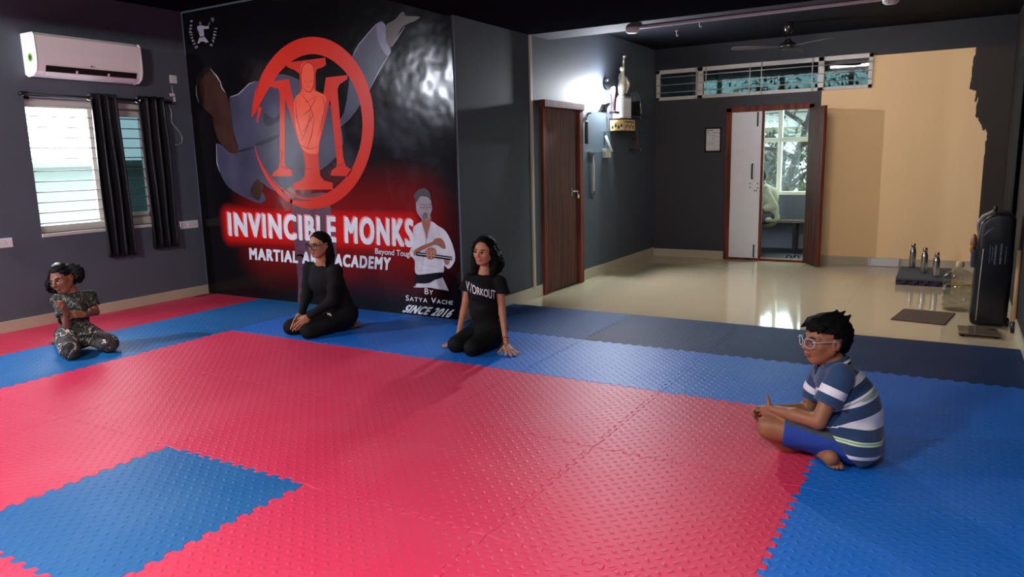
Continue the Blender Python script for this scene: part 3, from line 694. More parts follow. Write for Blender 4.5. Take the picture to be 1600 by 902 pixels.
# small crest, upper left
m_crest = vinyl('printed_crest_white', (150, 148, 160), .1, 30); D_ = cr(280, 10, 11.28)
decal('printed_crest_figure', [D_([(316, 352), (370, 335), (430, 340), (440, 350), (520, 345), (525, 395), (430, 400), (440, 520), (430, 535), (365, 535), (340, 440), (318, 400)]), D_([(355, 545), (436, 525), (520, 630), (470, 642), (430, 615), (370, 622), (360, 650), (322, 652)])], m_crest, .0062)
decal('printed_crest_head', [smoothp(D_([(348, 290), (370, 262), (395, 290), (388, 330), (360, 332)]), 3), D_([(505, 350), (520, 290), (545, 270), (535, 340)]), smoothp(D_([(552, 225), (585, 190), (618, 225), (600, 275), (575, 262)]), 3)], vinyl('printed_crest_grey', (92, 84, 92)), .0060)
decal('printed_crest_belt', [D_([(350, 538), (440, 522), (432, 540), (362, 552)])], m_pblk, .0066)
def curved(s, pts, h, flip=False):
    P = [np.array(p, float) for p in pts]
    for i, ch in enumerate(s):
        t = i / (len(s) - 1) * (len(P) - 1); k = min(int(t), len(P) - 2); p = P[k] + (P[k + 1] - P[k]) * (t - k)
        d = P[min(k + 1, len(P) - 1)] - P[k]; d /= np.hypot(*d); n = np.array([d[1], -d[0]])
        w = h * (.35 if ch in 'il' else .75); hh = h * (1.0 if ch.isupper() or ch in 'lpgi' else .78)
        v, f, sz = text_mesh(ch, .02); me = bpy.data.meshes.new('printed_lettering'); Q = []
        for vi, (a, c) in enumerate(v):
            q = p + d * ((a - .5) * w) + n * ((c - .5) * hh); Q.append(bpt(q[0], q[1], .0064 + .00016 * (vi // (len(v) // 5))))
        me.from_pydata(Q, [], f); link('printed_lettering', me, m_crest, ban)
curved('Disciples', D_([(300, 715), (262, 650), (235, 590), (215, 530), (205, 470), (200, 410), (203, 350), (215, 260)]), 4.6)
curved('Tigers', D_([(640, 390), (632, 460), (620, 530), (600, 600), (565, 680)]), 4.6)
# ------------------------------------------------------------------ brown door in the trophy wall
d1y0, d1y1 = 7.02, 7.96
dz = 1.98
d1 = thing('door_1', None, None, (XC, d1y0, FZ)); d1['kind'] = 'structure'
obj('door_frame', boxes([((XC, d1y0, FZ), (XC + .035, d1y0 + .07, dz)), ((XC, d1y1 - .09, FZ), (XC + .06, d1y1, dz)), ((XC, d1y0 - .02, dz), (XC + .07, d1y1 + .02, dz + .075))]), m_doorframe, d1, bevel=.004)
obj('door_leaf', boxm((XC + .002, d1y0 + .07, FZ + .01), (XC + .022, d1y1 - .09, dz)), m_door, d1, bevel=.003)
hz = float(onx(884, 300, XC)[2]); hy = d1y1 - .20
hd = obj('door_latch', boxes([((XC + .022, hy - .05, hz - .008), (XC + .036, hy + .16, hz + .008)), ((XC + .022, hy - .06, hz - .05), (XC + .03, hy - .045, hz + .04)), ((XC + .022, hy + .06, hz - .02), (XC + .03, hy + .09, hz + .02))]), m_chrome, d1, bevel=.002)
lk = thing('padlock', 'small brass padlock hanging on the latch of the brown door', 'padlock', (XC + .036, hy + .08, hz - .04))
m_brass = mat('brass', (196, 170, 110), .3, metal=1)
obj('body', boxm((XC + .03, hy + .06, hz - .085), (XC + .052, hy + .10, hz - .04)), m_brass, lk, bevel=.004)
obj('shackle', tubem([(XC + .041, hy + .068, hz - .042), (XC + .041, hy + .068, hz - .012), (XC + .041, hy + .073, hz + .0), (XC + .041, hy + .087, hz + .0), (XC + .041, hy + .092, hz - .012), (XC + .041, hy + .092, hz - .042)], .0035, 8), m_chrome, lk, True)
# black nunchaku-like pair hanging on the frame
ky = d1y1 + .03
nk = thing('nunchaku', 'black nunchaku hanging from the corner of the brown door frame', 'nunchaku', (XC + .09, ky, 1.9))
for s in (-.016, .016): obj('handle', lathem([(.006, 0), (.013, .004), (.014, .1), (.012, .25), (.008, .262)], (XC + .085, ky + s, 1.60), 14), m_black, nk, True)
obj('cord', tubem([(XC + .085, ky - .016, 1.86), (XC + .085, ky - .008, 1.90), (XC + .075, ky, 1.915), (XC + .085, ky + .008, 1.90), (XC + .085, ky + .016, 1.86)], .003, 8), m_black, nk, True)
obj('hook', boxes([((XC, ky - .012, 1.90), (XC + .03, ky + .012, 1.95)), ((XC + .03, ky - .004, 1.9), (XC + .08, ky + .004, 1.908)), ((XC + .076, ky - .004, 1.9), (XC + .08, ky + .004, 1.93))]), m_white, nk)
# conduit from floor to ceiling
tag(part_box('conduit', (XC, 6.80, FZ + .10), (XC + .018, 6.84, H1), mat('cream_conduit', (196, 188, 174), .5)), 'cream vertical conduit on the corner of the beam and trophy wall', 'conduit')

# ------------------------------------------------------------------ trophy wall: shelves, trophies, lamp
def shelf(label, u0, u1, v, dep):
    a = onx(u0, v, XC); b = onx(u1, v, XC); z = a[2] * .5 + b[2] * .5
    t = thing('glass_shelf', label, 'shelf', (XC, a[1], z), 'little glass shelves on the trophy wall')
    obj('glass_plate', boxm((XC, a[1], z - .004), (XC + dep, b[1], z + .004)), m_glass_shelf, t, bevel=.001)
    for y in (a[1] + .05, b[1] - .05): obj('clip', boxm((XC, y - .012, z - .014), (XC + .03, y + .012, z + .01)), m_chrome, t, bevel=.003)
    return a[1], b[1], z + .0045
s1 = shelf('green edged glass shelf directly under the bright wall lamp', 917, 950, 178, .16)
s2 = shelf('wide glass shelf carrying the tall golden trophy', 942, 996, 207, .2)
s3 = shelf('short glass shelf carrying the clear arched award', 984, 1000, 184, .2)
s4 = shelf('lowest glass shelf carrying the small dark plaque', 975, 1000, 234, .13)
s5 = shelf('small glass shelf above the hanging medals', 916, 946, 238, .12)
m_dkwood = mat('dark_red_wood', (58, 30, 34), .35); m_gold = mat('gold_plastic', (228, 190, 96), .25, metal=1); m_pale = mat('pale_gold_figure', (236, 230, 214), .35, metal=.3)
m_marble = mat('white_marble', (232, 230, 228), .25, noise=.05); m_goldlabel = mat('gold_label', (214, 178, 112), .4, noise=.08, nscale=40)
# club shaped award on the first shelf
t = thing('award', 'dark club shaped wooden award in front of the bright lamp', 'award', (XC + .12, 8.74, s1[2]))
obj('base', boxm((XC + .075, 8.68, s1[2]), (XC + .155, 8.82, s1[2] + .03)), m_dkwood, t, bevel=.004)
obj('club', lathem([(.016, .03), (.018, .06), (.024, .14), (.031, .22), (.034, .27), (.03, .305), (.018, .325), (.003, .33)], (XC + .115, 8.75, s1[2]), 20), m_dkwood, t, True)
t = thing('award', 'slanted dark maroon award at the door end of the glass shelf', 'award', (XC + .08, 8.42, s1[2]))
bm = bmesh.new(); y0 = 8.36
prism(bm, [(XC + .09, y0 + p[0], s1[2] + p[1]) for p in ((-.08, 0), (.12, 0), (.12, .06), (.19, .09), (.2, .13), (.12, .125), (.05, .10), (.0, .05))], (.05, 0, 0)); obj('slab', bm, m_dkwood, t, bevel=.006)
obj('crest', lathem([(.022, 0), (.022, .004)], (XC + .14, y0 + .07, s1[2] + .055), 18, 'x'), m_brass, t)
# tall trophy
ty = float(onx(973, 190, XC + .1)[1]); tz = s2[2]
t = thing('trophy', 'tall trophy with golden figure, white column and gold lettered base', 'trophy', (XC + .1, ty, tz))
tb = tz + .15
obj('base', boxm((XC + .01, ty - .19, tz), (XC + .19, ty + .19, tz + .15)), m_dkwood, t, bevel=.004)
obj('base_label', boxes([((XC + .19, ty - .185, tz + .01), (XC + .193, ty + .185, tz + .14)), ((XC + .012, ty - .193, tz + .01), (XC + .188, ty - .19, tz + .14))]), m_goldlabel, t)
pl = []
for k in range(5): pl.append(((XC + .193, ty - .14 + k * .06, tz + .03 + (k % 2) * .02), (XC + .1938, ty - .105 + k * .06, tz + .075 + (k % 2) * .015)))
pl.append(((XC + .193, ty - .15, tz + .105), (XC + .1938, ty + .15, tz + .122)))
pl += [((XC + .03 + k * .04, ty - .1938, tz + .03 + (k % 2) * .02), (XC + .055 + k * .04, ty - .193, tz + .07 + (k % 2) * .015)) for k in range(4)]
obj('engraving', boxes(pl), m_dkwood, t)
obj('base_cap', boxm((XC + .0, ty - .2, tz + .15), (XC + .2, ty + .2, tz + .16)), m_dkwood, t, bevel=.003)
obj('column', boxm((XC + .015, ty - .13, tz + .16), (XC + .165, ty + .13, tz + .41)), m_marble, t, bevel=.006)
obj('column_cap', boxm((XC + .015, ty - .14, tz + .41), (XC + .17, ty + .14, tz + .428)), m_chrome, t, bevel=.004)
fz = tz + .428
bm = bmesh.new(); cx_ = XC + .09; cy_ = ty - .01
lathe(bm, [(.05, 0), (.05, .012), (.03, .02), (.045, .06), (.05, .12), (.04, .2), (.046, .24), (.034, .28), (.016, .30), (.014, .315)], (cx_, cy_, fz), 18)
ball(bm, (cx_, cy_, fz + .345), .03)
tube(bm, [(cx_, cy_ + .035, fz + .27), (cx_, cy_ + .06, fz + .34), (cx_, cy_ + .055, fz + .43), (cx_, cy_ + .075, fz + .50)], [.016, .013, .012, .01], 8)
tube(bm, [(cx_, cy_ + .06, fz + .50), (cx_, cy_ + .12, fz + .515)], [.012, .016], 8)
tube(bm, [(cx_, cy_ - .035, fz + .27), (cx_ + .03, cy_ - .075, fz + .2), (cx_ + .05, cy_ - .04, fz + .15)], [.016, .013, .01], 8)
tube(bm, [(cx_ + .02, cy_ + .05, fz + .24), (cx_ + .05, cy_ + .08, fz + .16), (cx_ + .03, cy_ + .07, fz + .05)], [.03, .03, .015], 8)
obj('figure', bm, m_pale, t, True)
# clear arched award
ay = float(onx(989, 170, XC + .08)[1]); az = s3[2]
t = thing('award', 'clear arched crystal award near the room corner', 'award', (XC + .08, ay, az))
obj('base', boxm((XC + .005, ay - .04, az), (XC + .2, ay + .05, az + .02)), m_black, t, bevel=.003)
arch = [(-.10, 0), (.10, 0), (.095, .1), (.08, .2), (.045, .28), (0, .31), (-.045, .28), (-.08, .2), (-.095, .1)]
bm = bmesh.new(); prism(bm, [(XC + .104 + a * .95, ay - .01, az + .02 + b) for a, b in arch], (0, .025, 0)); obj('arch', bm, glass_material('smoky_crystal', (186, 180, 174), .12), t, bevel=.004)
bm = bmesh.new(); tube(bm, [(XC + .104 + a * .93, ay - .012, az + .022 + b * .98) for a, b in arch[1:]], .005, 8); obj('arch_rim', bm, m_chrome, t, True)
bm = bmesh.new(); tube(bm, [(XC + .03, ay - .03, az + .02), (XC + .045, ay - .03, az + .08), (XC + .035, ay - .03, az + .11)], [.02, .012, .014], 8); obj('small_figure', bm, m_pale, t, True)
# dark plaque
py = float(onx(990, 220, XC + .06)[1]); pz = s4[2]
t = thing('plaque', 'small dark arched plaque on the lowest glass shelf', 'plaque', (XC + .06, py, pz))
bm = bmesh.new(); prism(bm, [(XC + .065 + a * .6, py, pz + b * .82) for a, b in arch], (0, .025, 0)); obj('board', bm, mat('dark_plaque', (66, 60, 58), .35), t, bevel=.004)
obj('emblem', lathem([(.024, -.003), (.024, 0)], (XC + .065, py, pz + .13), 18, 'y'), mat('plaque_print', (30, 28, 28), .4), t)
# white leaning strip and white socket box
wy = float(onx(940, 225, XC + .05)[1])
t = thing('wall_socket', 'white socket box on the trophy wall below the glass shelf', 'socket', (XC, wy, 1.42))
sb = onx(945, 239, XC)
obj('box', boxm((XC, sb[1] - .085, sb[2] - .06), (XC + .05, sb[1] + .085, sb[2] + .05)), mat('ivory_plastic', (206, 200, 188), .4), t, bevel=.004)
obj('switch', boxm((XC + .05, sb[1] - .05, sb[2] - .03), (XC + .054, sb[1] - .01, sb[2] + .02)), m_white, t)
obj('switch', boxm((XC + .05, sb[1] + .01, sb[2] - .03), (XC + .054, sb[1] + .05, sb[2] + .02)), m_white, t)
t = thing('charger', 'white tilted leaflet standing on the small glass shelf beside the medals', 'leaflet', (XC + .06, sb[1], s5[2]))
t.name = 'leaflet'
bm = bmesh.new(); prism(bm, [(XC + .07, sb[1] + .09, s5[2]), (XC + .07, sb[1] + .03, s5[2]), (XC + .04, sb[1] - .1, s5[2] + .19), (XC + .04, sb[1] - .03, s5[2] + .2)], (.004, 0, 0)); obj('sheet', bm, m_white, t)
# medals on ribbons
my0 = float(onx(925, 250, XC + .03)[1])
hk = thing('hook_rail', 'small chrome hook rail holding the medals', 'hook', (XC, my0, 1.5))
zt = float(onx(927, 243, XC + .03)[2])
obj('rail', boxes([((XC, my0 - .06, zt + .02), (XC + .012, my0 + .12, zt + .032)), ((XC + .012, my0 + .018, zt + .02), (XC + .045, my0 + .026, zt + .028)), ((XC + .04, my0 + .018, zt + .02), (XC + .045, my0 + .026, zt + .05))]), m_chrome, hk)
for k, (dy, L_, c) in enumerate(((0, .47, (210, 206, 200)), (.03, .43, (196, 180, 176)), (-.02, .45, (150, 120, 116)))):
    t = thing('medal', ['black medal on a white ribbon, front of the bunch', 'black medal on a grey ribbon at the corner side of the bunch', 'black medal on a dull red ribbon at the door side of the bunch'][k], 'medal', (XC + .04, my0 + dy, zt - L_))
    xx = XC + .03 + .004 * k
    bm = bmesh.new()
    prism(bm, [(xx, my0 + .022 - .004, zt + .03), (xx, my0 + .022 + .004, zt + .03), (xx, my0 + dy + .036, zt - L_ * .3), (xx, my0 + dy + .03, zt - L_), (xx, my0 + dy + .008, zt - L_), (xx, my0 + dy + .014, zt - L_ * .3)], (.0012, 0, 0)); obj('ribbon', bm, mat('ribbon_cloth', c, .8), t)
    bm = bmesh.new(); prism(bm, [(xx + .002, my0 + .022 - .004, zt + .03), (xx + .002, my0 + .022 + .004, zt + .03), (xx + .002, my0 + dy - .006, zt - L_ * .5), (xx + .002, my0 + dy + .016, zt - L_), (xx + .002, my0 + dy - .004, zt - L_), (xx + .002, my0 + dy - .026, zt - L_ * .5)], (.0012, 0, 0)); obj('ribbon', bm, mat('ribbon_cloth_dark', tuple(q * .7 for q in c), .8), t)
    obj('disc', lathem([(.026, -.002), (.031, .0), (.031, .004), (.026, .006)], (xx, my0 + dy + .012, zt - L_ - .026), 24, 'x'), m_black, t)
# the bulb
LY, LZ = 8.72, 2.27
def wall_bulb(label, x, y, z, out, strength, s=1.0, tilt=30):
    """bare LED bulb in a wall holder: opaque upper shell, lit dome below, tilted away from the wall; out is +1 or -1 along x"""
    t = thing('wall_lamp', label, 'lamp', (x, y, z))
    hp = [(.03, 0), (.034, .012), (.022, .03), (.02, .05)]
    obj('holder', lathem([(r, out * h) for r, h in hp], (x, y, z + .12), 18, 'x'), mat('grey_holder', (80, 82, 86), .5), t, True)
    R4 = Matrix.Translation((x + out * .095 * s, y, z)) @ Matrix.Rotation(-out * math.radians(tilt), 4, 'Y')
    bm = lathem([(.018 * s, .14 * s), (.024 * s, .12 * s), (.028 * s, .05 * s), (.0385 * s, .0)][::-1], (0, 0, 0), 20); bm.transform(R4)
    obj('housing', bm, mat('grey_cap', (120, 122, 124), .45), t, True)
    bm = lathem([(.003 * s, -.032 * s), (.02 * s, -.028 * s), (.033 * s, -.018 * s), (.038 * s, -.008 * s), (.038 * s, -.001)], (0, 0, 0), 20); bm.transform(R4)
    obj('bulb', bm, mat('lit_bulb', (255, 255, 255), .5, emit=(240, 245, 255), estr=strength), t, True)
wall_bulb('bright bare bulb in a grey holder above the glass shelf', XC, LY, LZ - .01, 1, LAMP_WALL, 1.0, 55)
wall_bulb('bright bare bulb high on the window wall before the air conditioner', XL, .75, 2.78, 1, LAMP_LEFT, 1.3, 0)

# ------------------------------------------------------------------ framed certificate
ca, cb2 = ony(1102, 197.5, YK), ony(1127, 234, YK)
t = thing('framed_certificate', 'white certificate in a thin black frame left of the white door', 'certificate', (ca[0], YK, cb2[2]))
x0, x1, z0, z1 = ca[0], cb2[0], cb2[2] - .03, ca[2] - .02
obj('frame', boxes([((x0, YK - .02, z0), (x0 + .02, YK, z1)), ((x1 - .02, YK - .02, z0), (x1, YK, z1)), ((x0, YK - .02, z0), (x1, YK, z0 + .02)), ((x0, YK - .02, z1 - .02), (x1, YK, z1))]), m_black, t, bevel=.003)
obj('paper', boxm((x0 + .01, YK - .01, z0 + .01), (x1 - .01, YK - .006, z1 - .01)), mat('certificate_paper', (216, 214, 214), .6), t)
rows = [(.10, .5, .10, .014), (.40, .78, .19, .012), (.84, .95, .22, .02), (.15, .22, .18, .03), (.3, .68, .30, .006), (.42, .85, .37, .005), (.42, .65, .43, .005), (.42, .58, .48, .008), (.12, .88, .56, .004), (.12, .6, .63, .006), (.12, .88, .7, .003), (.4, .7, .82, .004), (.1, .9, .9, .003)]
obj('printed_text', boxes([((x0 + (x1 - x0) * a, YK - .0105, z1 - (z1 - z0) * (v + 0) - h), (x0 + (x1 - x0) * b, YK - .01, z1 - (z1 - z0) * v)) for a, b, v, h in rows]), mat('grey_ink', (150, 148, 150), .6), t)

# ------------------------------------------------------------------ double door in the back wall
d2 = thing('door_2', None, None, (DX0, YK, FZ)); d2['kind'] = 'structure'
xm = float(ony(1187, 300, YK)[0])
obj('door_frame', boxes([((DX0 - .02, YK - .02, FZ), (DX0 + .05, YK + .12, DZ1)), ((DX1 - .04, YK - .02, FZ), (DX1 + .02, YK + .12, DZ1)), ((DX0 - .02, YK - .02, DZ1 - .06), (DX1 + .02, YK + .12, DZ1 + .01)), ((DX0 + .05, YK - .015, FZ), (DX1 - .04, YK + .12, FZ + .03))]), m_doorframe, d2, bevel=.004)
lf = obj('door_leaf', boxm((DX0 + .05, YK + .0, FZ + .03), (xm, YK + .035, DZ1 - .06)), mat('white_door_paint', (234, 236, 242), .45, noise=.03), d2, bevel=.003)
lf['label'] = 'closed white door leaf'
obj('leaf_edge', boxm((xm, YK - .006, FZ + .03), (xm + .035, YK + .045, DZ1 - .06)), m_doorframe, d2, bevel=.003)
hx = xm - .105; hz2 = float(ony(1179, 268, YK)[2])
obj('door_handle', tubem([(hx, YK, hz2 + .10), (hx, YK - .03, hz2 + .095), (hx, YK - .032, hz2), (hx, YK - .03, hz2 - .095), (hx, YK, hz2 - .10)], .011, 10), m_black, d2, True)
obj('bolt', boxm((xm - .065, YK - .012, DZ1 - .26), (xm - .045, YK, DZ1 - .07)), mat('dark_bolt', (60, 58, 60), .4, metal=.7), d2, bevel=.003)
obj('bolt', boxm((xm - .065, YK - .012, FZ + .04), (xm - .045, YK, FZ + .22)), mat('dark_bolt', (60, 58, 60), .4, metal=.7), d2, bevel=.003)
bm = bmesh.new()
for u, v in ((1172, 287), (1184, 287), (1172, 293), (1184, 294), (1179, 298), (1182, 298)):
    p = ony(u, v, YK); lathe(bm, [(.009, 0), (.009, .002)], (p[0], YK - .002, p[2]), 10, 'y')
obj('bolt_hole', bm, m_black, d2)
# open leaf, swung into the room
ang = math.radians(-122); Lf = .43; hp = Vector((DX1 - .02, YK - .02, 0)); dv = Vector((-math.cos(math.radians(58)) * -1, -math.sin(math.radians(58)), 0))
nv = Vector((dv.y, -dv.x, 0)) * -1
def leafbox(a0, a1, n0, n1, z0, z1):
    bm = bmesh.new(); q = [hp + dv * a + nv * n for a, n in ((a0, n0), (a1, n0), (a1, n1), (a0, n1))]
    prism(bm, [(p.x, p.y, z0) for p in q], (0, 0, z1 - z0)); return bm
ol = obj('door_leaf', leafbox(0, Lf, -.018, .018, FZ + .02, DZ1 - .05), m_leafwood, d2, bevel=.003); ol['label'] = 'open dark brown door leaf'
obj('leaf_edge', leafbox(Lf, Lf + .012, -.02, .02, FZ + .02, DZ1 - .05), m_doorframe, d2)
obj('door_handle', leafbox(.30, .33, .018, .045, 1.18, 1.36), m_chrome, d2, bevel=.004)
obj('bolt', leafbox(.24, .36, .018, .03, .86, .885), m_chrome, d2, bevel=.004)

# ------------------------------------------------------------------ transom window with grille
w2 = thing('window_2', None, None, (TX0, YK, TZ0)); w2['kind'] = 'structure'
sx1, sx2 = float(ony(1094, 130, YK)[0]), float(ony(1283, 115, YK)[0])
fr = [((TX0, YK - .02, TZ0), (TX1, YK + .06, TZ0 + .045)), ((TX0, YK - .02, TZ1 - .055), (TX1, YK + .06, TZ1)), ((TX0, YK - .02, TZ0), (TX0 + .05, YK + .06, TZ1)), ((TX1 - .05, YK - .02, TZ0), (TX1, YK + .06, TZ1))]
for s in (sx1, sx2): fr.append(((s - .035, YK - .02, TZ0), (s + .04, YK + .06, TZ1)))
obj('window_frame', boxes(fr), m_upvc, w2, bevel=.004)
for a, b in ((TX0 + .05, sx1 - .035), (sx1 + .04, sx2 - .035), (sx2 + .04, TX1 - .05)):
    obj('pane', boxm((a, YK + .02, TZ0 + .045), (b, YK + .026, TZ1 - .055)), m_glass_teal, w2)
t = thing('transom_grille', 'white bar grille over the long window above the door', 'grille', (TX0, YK, TZ0))
for k in range(3): obj('bar', tubem([(TX0 + .01, YK - .032, TZ0 + .105 + k * .105), (TX1 - .01, YK - .032, TZ0 + .105 + k * .105)], .006, 8), m_upvc, t, True)
for u in (1089, 1104, 1172, 1190, 1269, 1287):
    x = float(ony(u, 130, YK)[0]); obj('upright', tubem([(x, YK - .03, TZ0 - .0), (x, YK - .03, TZ1)], .0065, 8), m_upvc, t, True)

# ------------------------------------------------------------------ corridor behind the door
YW = 12.0
m_corr = mat('blue_grey_parapet', (84, 96, 112), .6); m_corrd = mat('dim_corridor_paint', (118, 124, 122), .7); m_darkfloor = mat('dark_corridor_floor', (20, 22, 26), .5)
struct(part_box('outside_floor', (-5.2, YK + .15, FZ - .1), (1.2, YW + .1, FZ), m_darkfloor))
zs = .80; px0, px1 = -3.6, -.4
struct(obj('outside_wall', boxes([((px0 - 1.5, YW, FZ), (px1 + 1.5, YW + .15, zs)), ((px0 - 1.5, YW, zs), (px0, YW + .15, 3.0)), ((px1, YW, zs), (px1 + 1.5, YW + .15, 3.0)), ((px0, YW, 2.64), (px1, YW + .15, 3.0))]), m_corr))
struct(obj('outside_end_wall', boxes([((-5.2, YK + .15, FZ), (-5.1, YW + .15, 3.0)), ((1.1, YK + .15, FZ), (1.2, YW + .15, 3.0))]), m_corrd))
struct(part_box('outside_ceiling', (-5.2, YK + .15, 2.95), (1.2, YW + .15, 3.05), mat('teal_grey_ceiling', (130, 150, 154), .6)))
w3 = thing('window_3', None, None, (px0, YW, zs)); w3['kind'] = 'structure'
xm2 = float(ony(1219, 220, YW)[0]); zr = float(ony(1240, 218, YW)[2])
bars = [((px0, YW - .02, zs), (px1, YW + .08, zs + .05)), ((px0, YW - .01, zr - .035), (px1, YW + .05, zr + .035)), ((px0, YW - .01, 2.59), (px1, YW + .05, 2.64))]
for x in (xm2, xm2 - .95, xm2 + .95, px0 + .03, px1 - .03): bars.append(((x - .032, YW - .012, zs), (x + .032, YW + .052, 2.64)))
obj('window_frame', boxes(bars), mat('mint_white_frame', (206, 216, 206), .5), w3, bevel=.003)
obj('pane', boxm((px0 + .03, YW + .03, zs + .05), (px1 - .03, YW + .035, 2.6)), m_glass_clear, w3)
# bench along the parapet
t = thing('bench', 'grey plank bench along the corridor parapet beyond the door', 'bench', (-2.2, YW - .2, FZ))
obj('seat', boxm((-3.4, YW - .36, .40), (-.9, YW - .005, .44)), mat('grey_bench_plank', (92, 86, 76), .5), t, bevel=.004)
for x in (-3.2, -2.0, -1.1): obj('leg', boxm((x - .02, YW - .32, FZ), (x + .02, YW - .05, .40)), m_black, t)
# pair of dark shoes by the threshold
for k, (u, v) in enumerate(((1240, 400), (1250, 401))):
    p = onz(u, v, FZ); p[1] = YK + .24 + .04 * k
    t = thing('sandal', ['black sandal just inside the corridor threshold, nearer the closed leaf', 'black sandal just inside the corridor threshold, nearer the open leaf'][k], 'sandal', (p[0], p[1], FZ))
    bm = bmesh.new(); bmesh.ops.create_uvsphere(bm, u_segments=16, v_segments=10, radius=1, matrix=Matrix.Translation((p[0], p[1], FZ + .012)) @ Matrix.Diagonal((.042, .115, .012, 1))); obj('sole', bm, m_black, t, True)
    obj('strap', tubem([(p[0] - .038, p[1] + .03, FZ + .015), (p[0] - .02, p[1] + .035, FZ + .05), (p[0] + .02, p[1] + .035, FZ + .05), (p[0] + .038, p[1] + .03, FZ + .015)], .009, 8), m_black, t, True)

# ------------------------------------------------------------------ outside: ground, tree, far building
struct(part_box('outside_ground', (-12, YW + .3, -3.2), (8, 30, -3.0), mat('dusty_ground', (96, 92, 84), .9)))
t = thing('outside_building', 'pale building with an awning seen through the corridor window', 'building', (-4, 20, -3))
obj('wall', boxm((-9, 20, -3), (-3.05, 24, 2.4)), mat('pale_plaster', (160, 162, 160), .8), t)
obj('wall', boxm((-3.05, 21.5, -3), (4, 25, 1.7)), mat('white_plaster', (180, 182, 184), .8), t)
obj('roof_slab', boxm((-9.2, 19.3, 2.4), (-2.9, 24, 2.62)), mat('grey_concrete', (70, 70, 64), .8), t)
obj('window', boxes([((-4.4, 19.97, .4), (-3.7, 20.0, 1.5)), ((-2.4, 21.47, -.2), (-1.6, 21.5, .8))]), m_black, t)
obj('awning', boxm((-4.0, 18.6, 1.9), (-1.4, 20.0, 2.02)), mat('olive_awning', (62, 62, 50), .8), t)
# tree
m_bark = mat('dark_bark', (32, 27, 24), .9, bump=.4, bscale=20); m_leaf = mat('dark_green_leaf', (24, 32, 22), .7, noise=.3, nscale=3)
t = thing('outside_tree', 'dark leafy tree close outside the corridor window', 'tree', (-2.7, 14.2, -3))
bm = bmesh.new(); rnd = random.Random(11)
br = [[(-2.75, 14.6, -3), (-2.7, 14.5, .3), (-2.62, 14.4, .9), (-2.45, 14.3, 1.4), (-2.3, 14.2, 1.9), (-2.15, 14.2, 2.6)], [(-2.62, 14.4, .8), (-2.3, 14.3, 1.05), (-1.95, 14.2, 1.3), (-1.5, 14.1, 1.45)], [(-2.5, 14.3, 1.35), (-2.8, 14.2, 1.5), (-3.2, 14.1, 1.55)], [(-2.4, 14.3, 1.55), (-2.0, 14.2, 1.75), (-1.7, 14.2, 2.1)], [(-2.3, 14.2, 1.9), (-2.7, 14.1, 2.2), (-3.1, 14.0, 2.6)], [(-2.64, 14.5, .6), (-2.2, 14.3, .75), (-1.7, 14.1, 1.12)]]
for b_ in br: tube(bm, b_, [.11, .09, .07, .055, .045, .03][:len(b_)] if b_ is br[0] else [.045, .036, .028, .02][:len(b_)], 8)
obj('trunk', bm, m_bark, t, True)
bm = bmesh.new()
tips = [p for b_ in br for p in b_[1:]] + [(-3.3 + .32 * k, 14.3, 2.75 + .18 * math.sin(k * 2.1)) for k in range(9)]
for k in range(2100):
    p = Vector(rnd.choice(tips)) + Vector((rnd.gauss(0, .26), rnd.gauss(0, .25), rnd.gauss(0, .2) ))
    if p.z < .45: continue
    d = Vector((rnd.gauss(0, 1), rnd.gauss(0, .6), rnd.gauss(-.6, .6))).normalized(); u, w = frame_of(d); l = rnd.uniform(.06, .13); h = l * .28
    q = [bm.verts.new(p), bm.verts.new(p + d * l * .5 + u * h), bm.verts.new(p + d * l), bm.verts.new(p + d * l * .5 - u * h)]
    bm.faces.new(q)
obj('leaves', bm, m_leaf, t)
t2 = thing('outside_bush', 'olive green bushes far behind the corridor window', 'bush', (-4, 17.5, -3))
bm = bmesh.new()
for k in range(900):
    p = Vector((rnd.uniform(-4.9, -2.0), rnd.uniform(16.8, 18), rnd.uniform(-1, 1.9) ))
    d = Vector((rnd.gauss(0, 1), rnd.gauss(0, 1), rnd.gauss(0, 1))).normalized(); u, w = frame_of(d); l = rnd.uniform(.2, .4); h = l * .3
    bm.faces.new([bm.verts.new(p), bm.verts.new(p + d * l * .5 + u * h), bm.verts.new(p + d * l), bm.verts.new(p + d * l * .5 - u * h)])
obj('foliage', bm, mat('olive_leaf', (50, 58, 40), .8, noise=.25, nscale=2), t2)

# ------------------------------------------------------------------ fan, beam conduit, junction lamps, hooks
fxp = np.array([-1.76, 9.38, 2.66])
t = thing('ceiling_fan', 'dark three blade ceiling fan in the far bay', 'ceiling fan', (fxp[0], fxp[1], HF))
m_fan = mat('dark_gloss_metal', (26, 24, 26), .22, spec=.6)
obj('canopy', lathem([(.03, -.13), (.045, -.11), (.055, -.06), (.058, 0)], (fxp[0], fxp[1], HF), 20), m_fan, t, True)
obj('rod', tubem([(fxp[0], fxp[1], HF - .12), (fxp[0], fxp[1], fxp[2] + .05)], .013, 10), m_fan, t, True)
obj('motor', lathem([(.02, .09), (.035, .07), (.05, .05), (.085, .035), (.10, .01), (.098, -.015), (.07, -.03), (.02, -.036), (.004, -.037)], (fxp[0], fxp[1], fxp[2]), 26), m_fan, t, True)
for a in (205, 325, 85):
    a = math.radians(a); d = np.array([math.cos(a), math.sin(a), 0]); n = np.array([-d[1], d[0], 0.16])
    bm = bmesh.new(); out = [(.09, -.02), (.2, -.035), (.34, -.062), (.55, -.066), (.63, -.05), (.645, 0), (.63, .05), (.55, .058), (.34, .05), (.2, .03), (.09, .02)]
    prism(bm, [tuple(fxp + d * p + n * q) for p, q in out], (0, 0, .004)); obj('blade', bm, mat('brown_grey_blade', (70, 62, 62), .4), t)
pa, pb = onz(985, 45, H1 - .02), onz(1376, 3, H1 - .02)
yc = 7.08
xa, xb = float(pa[0]) , float(pb[0]) + .02
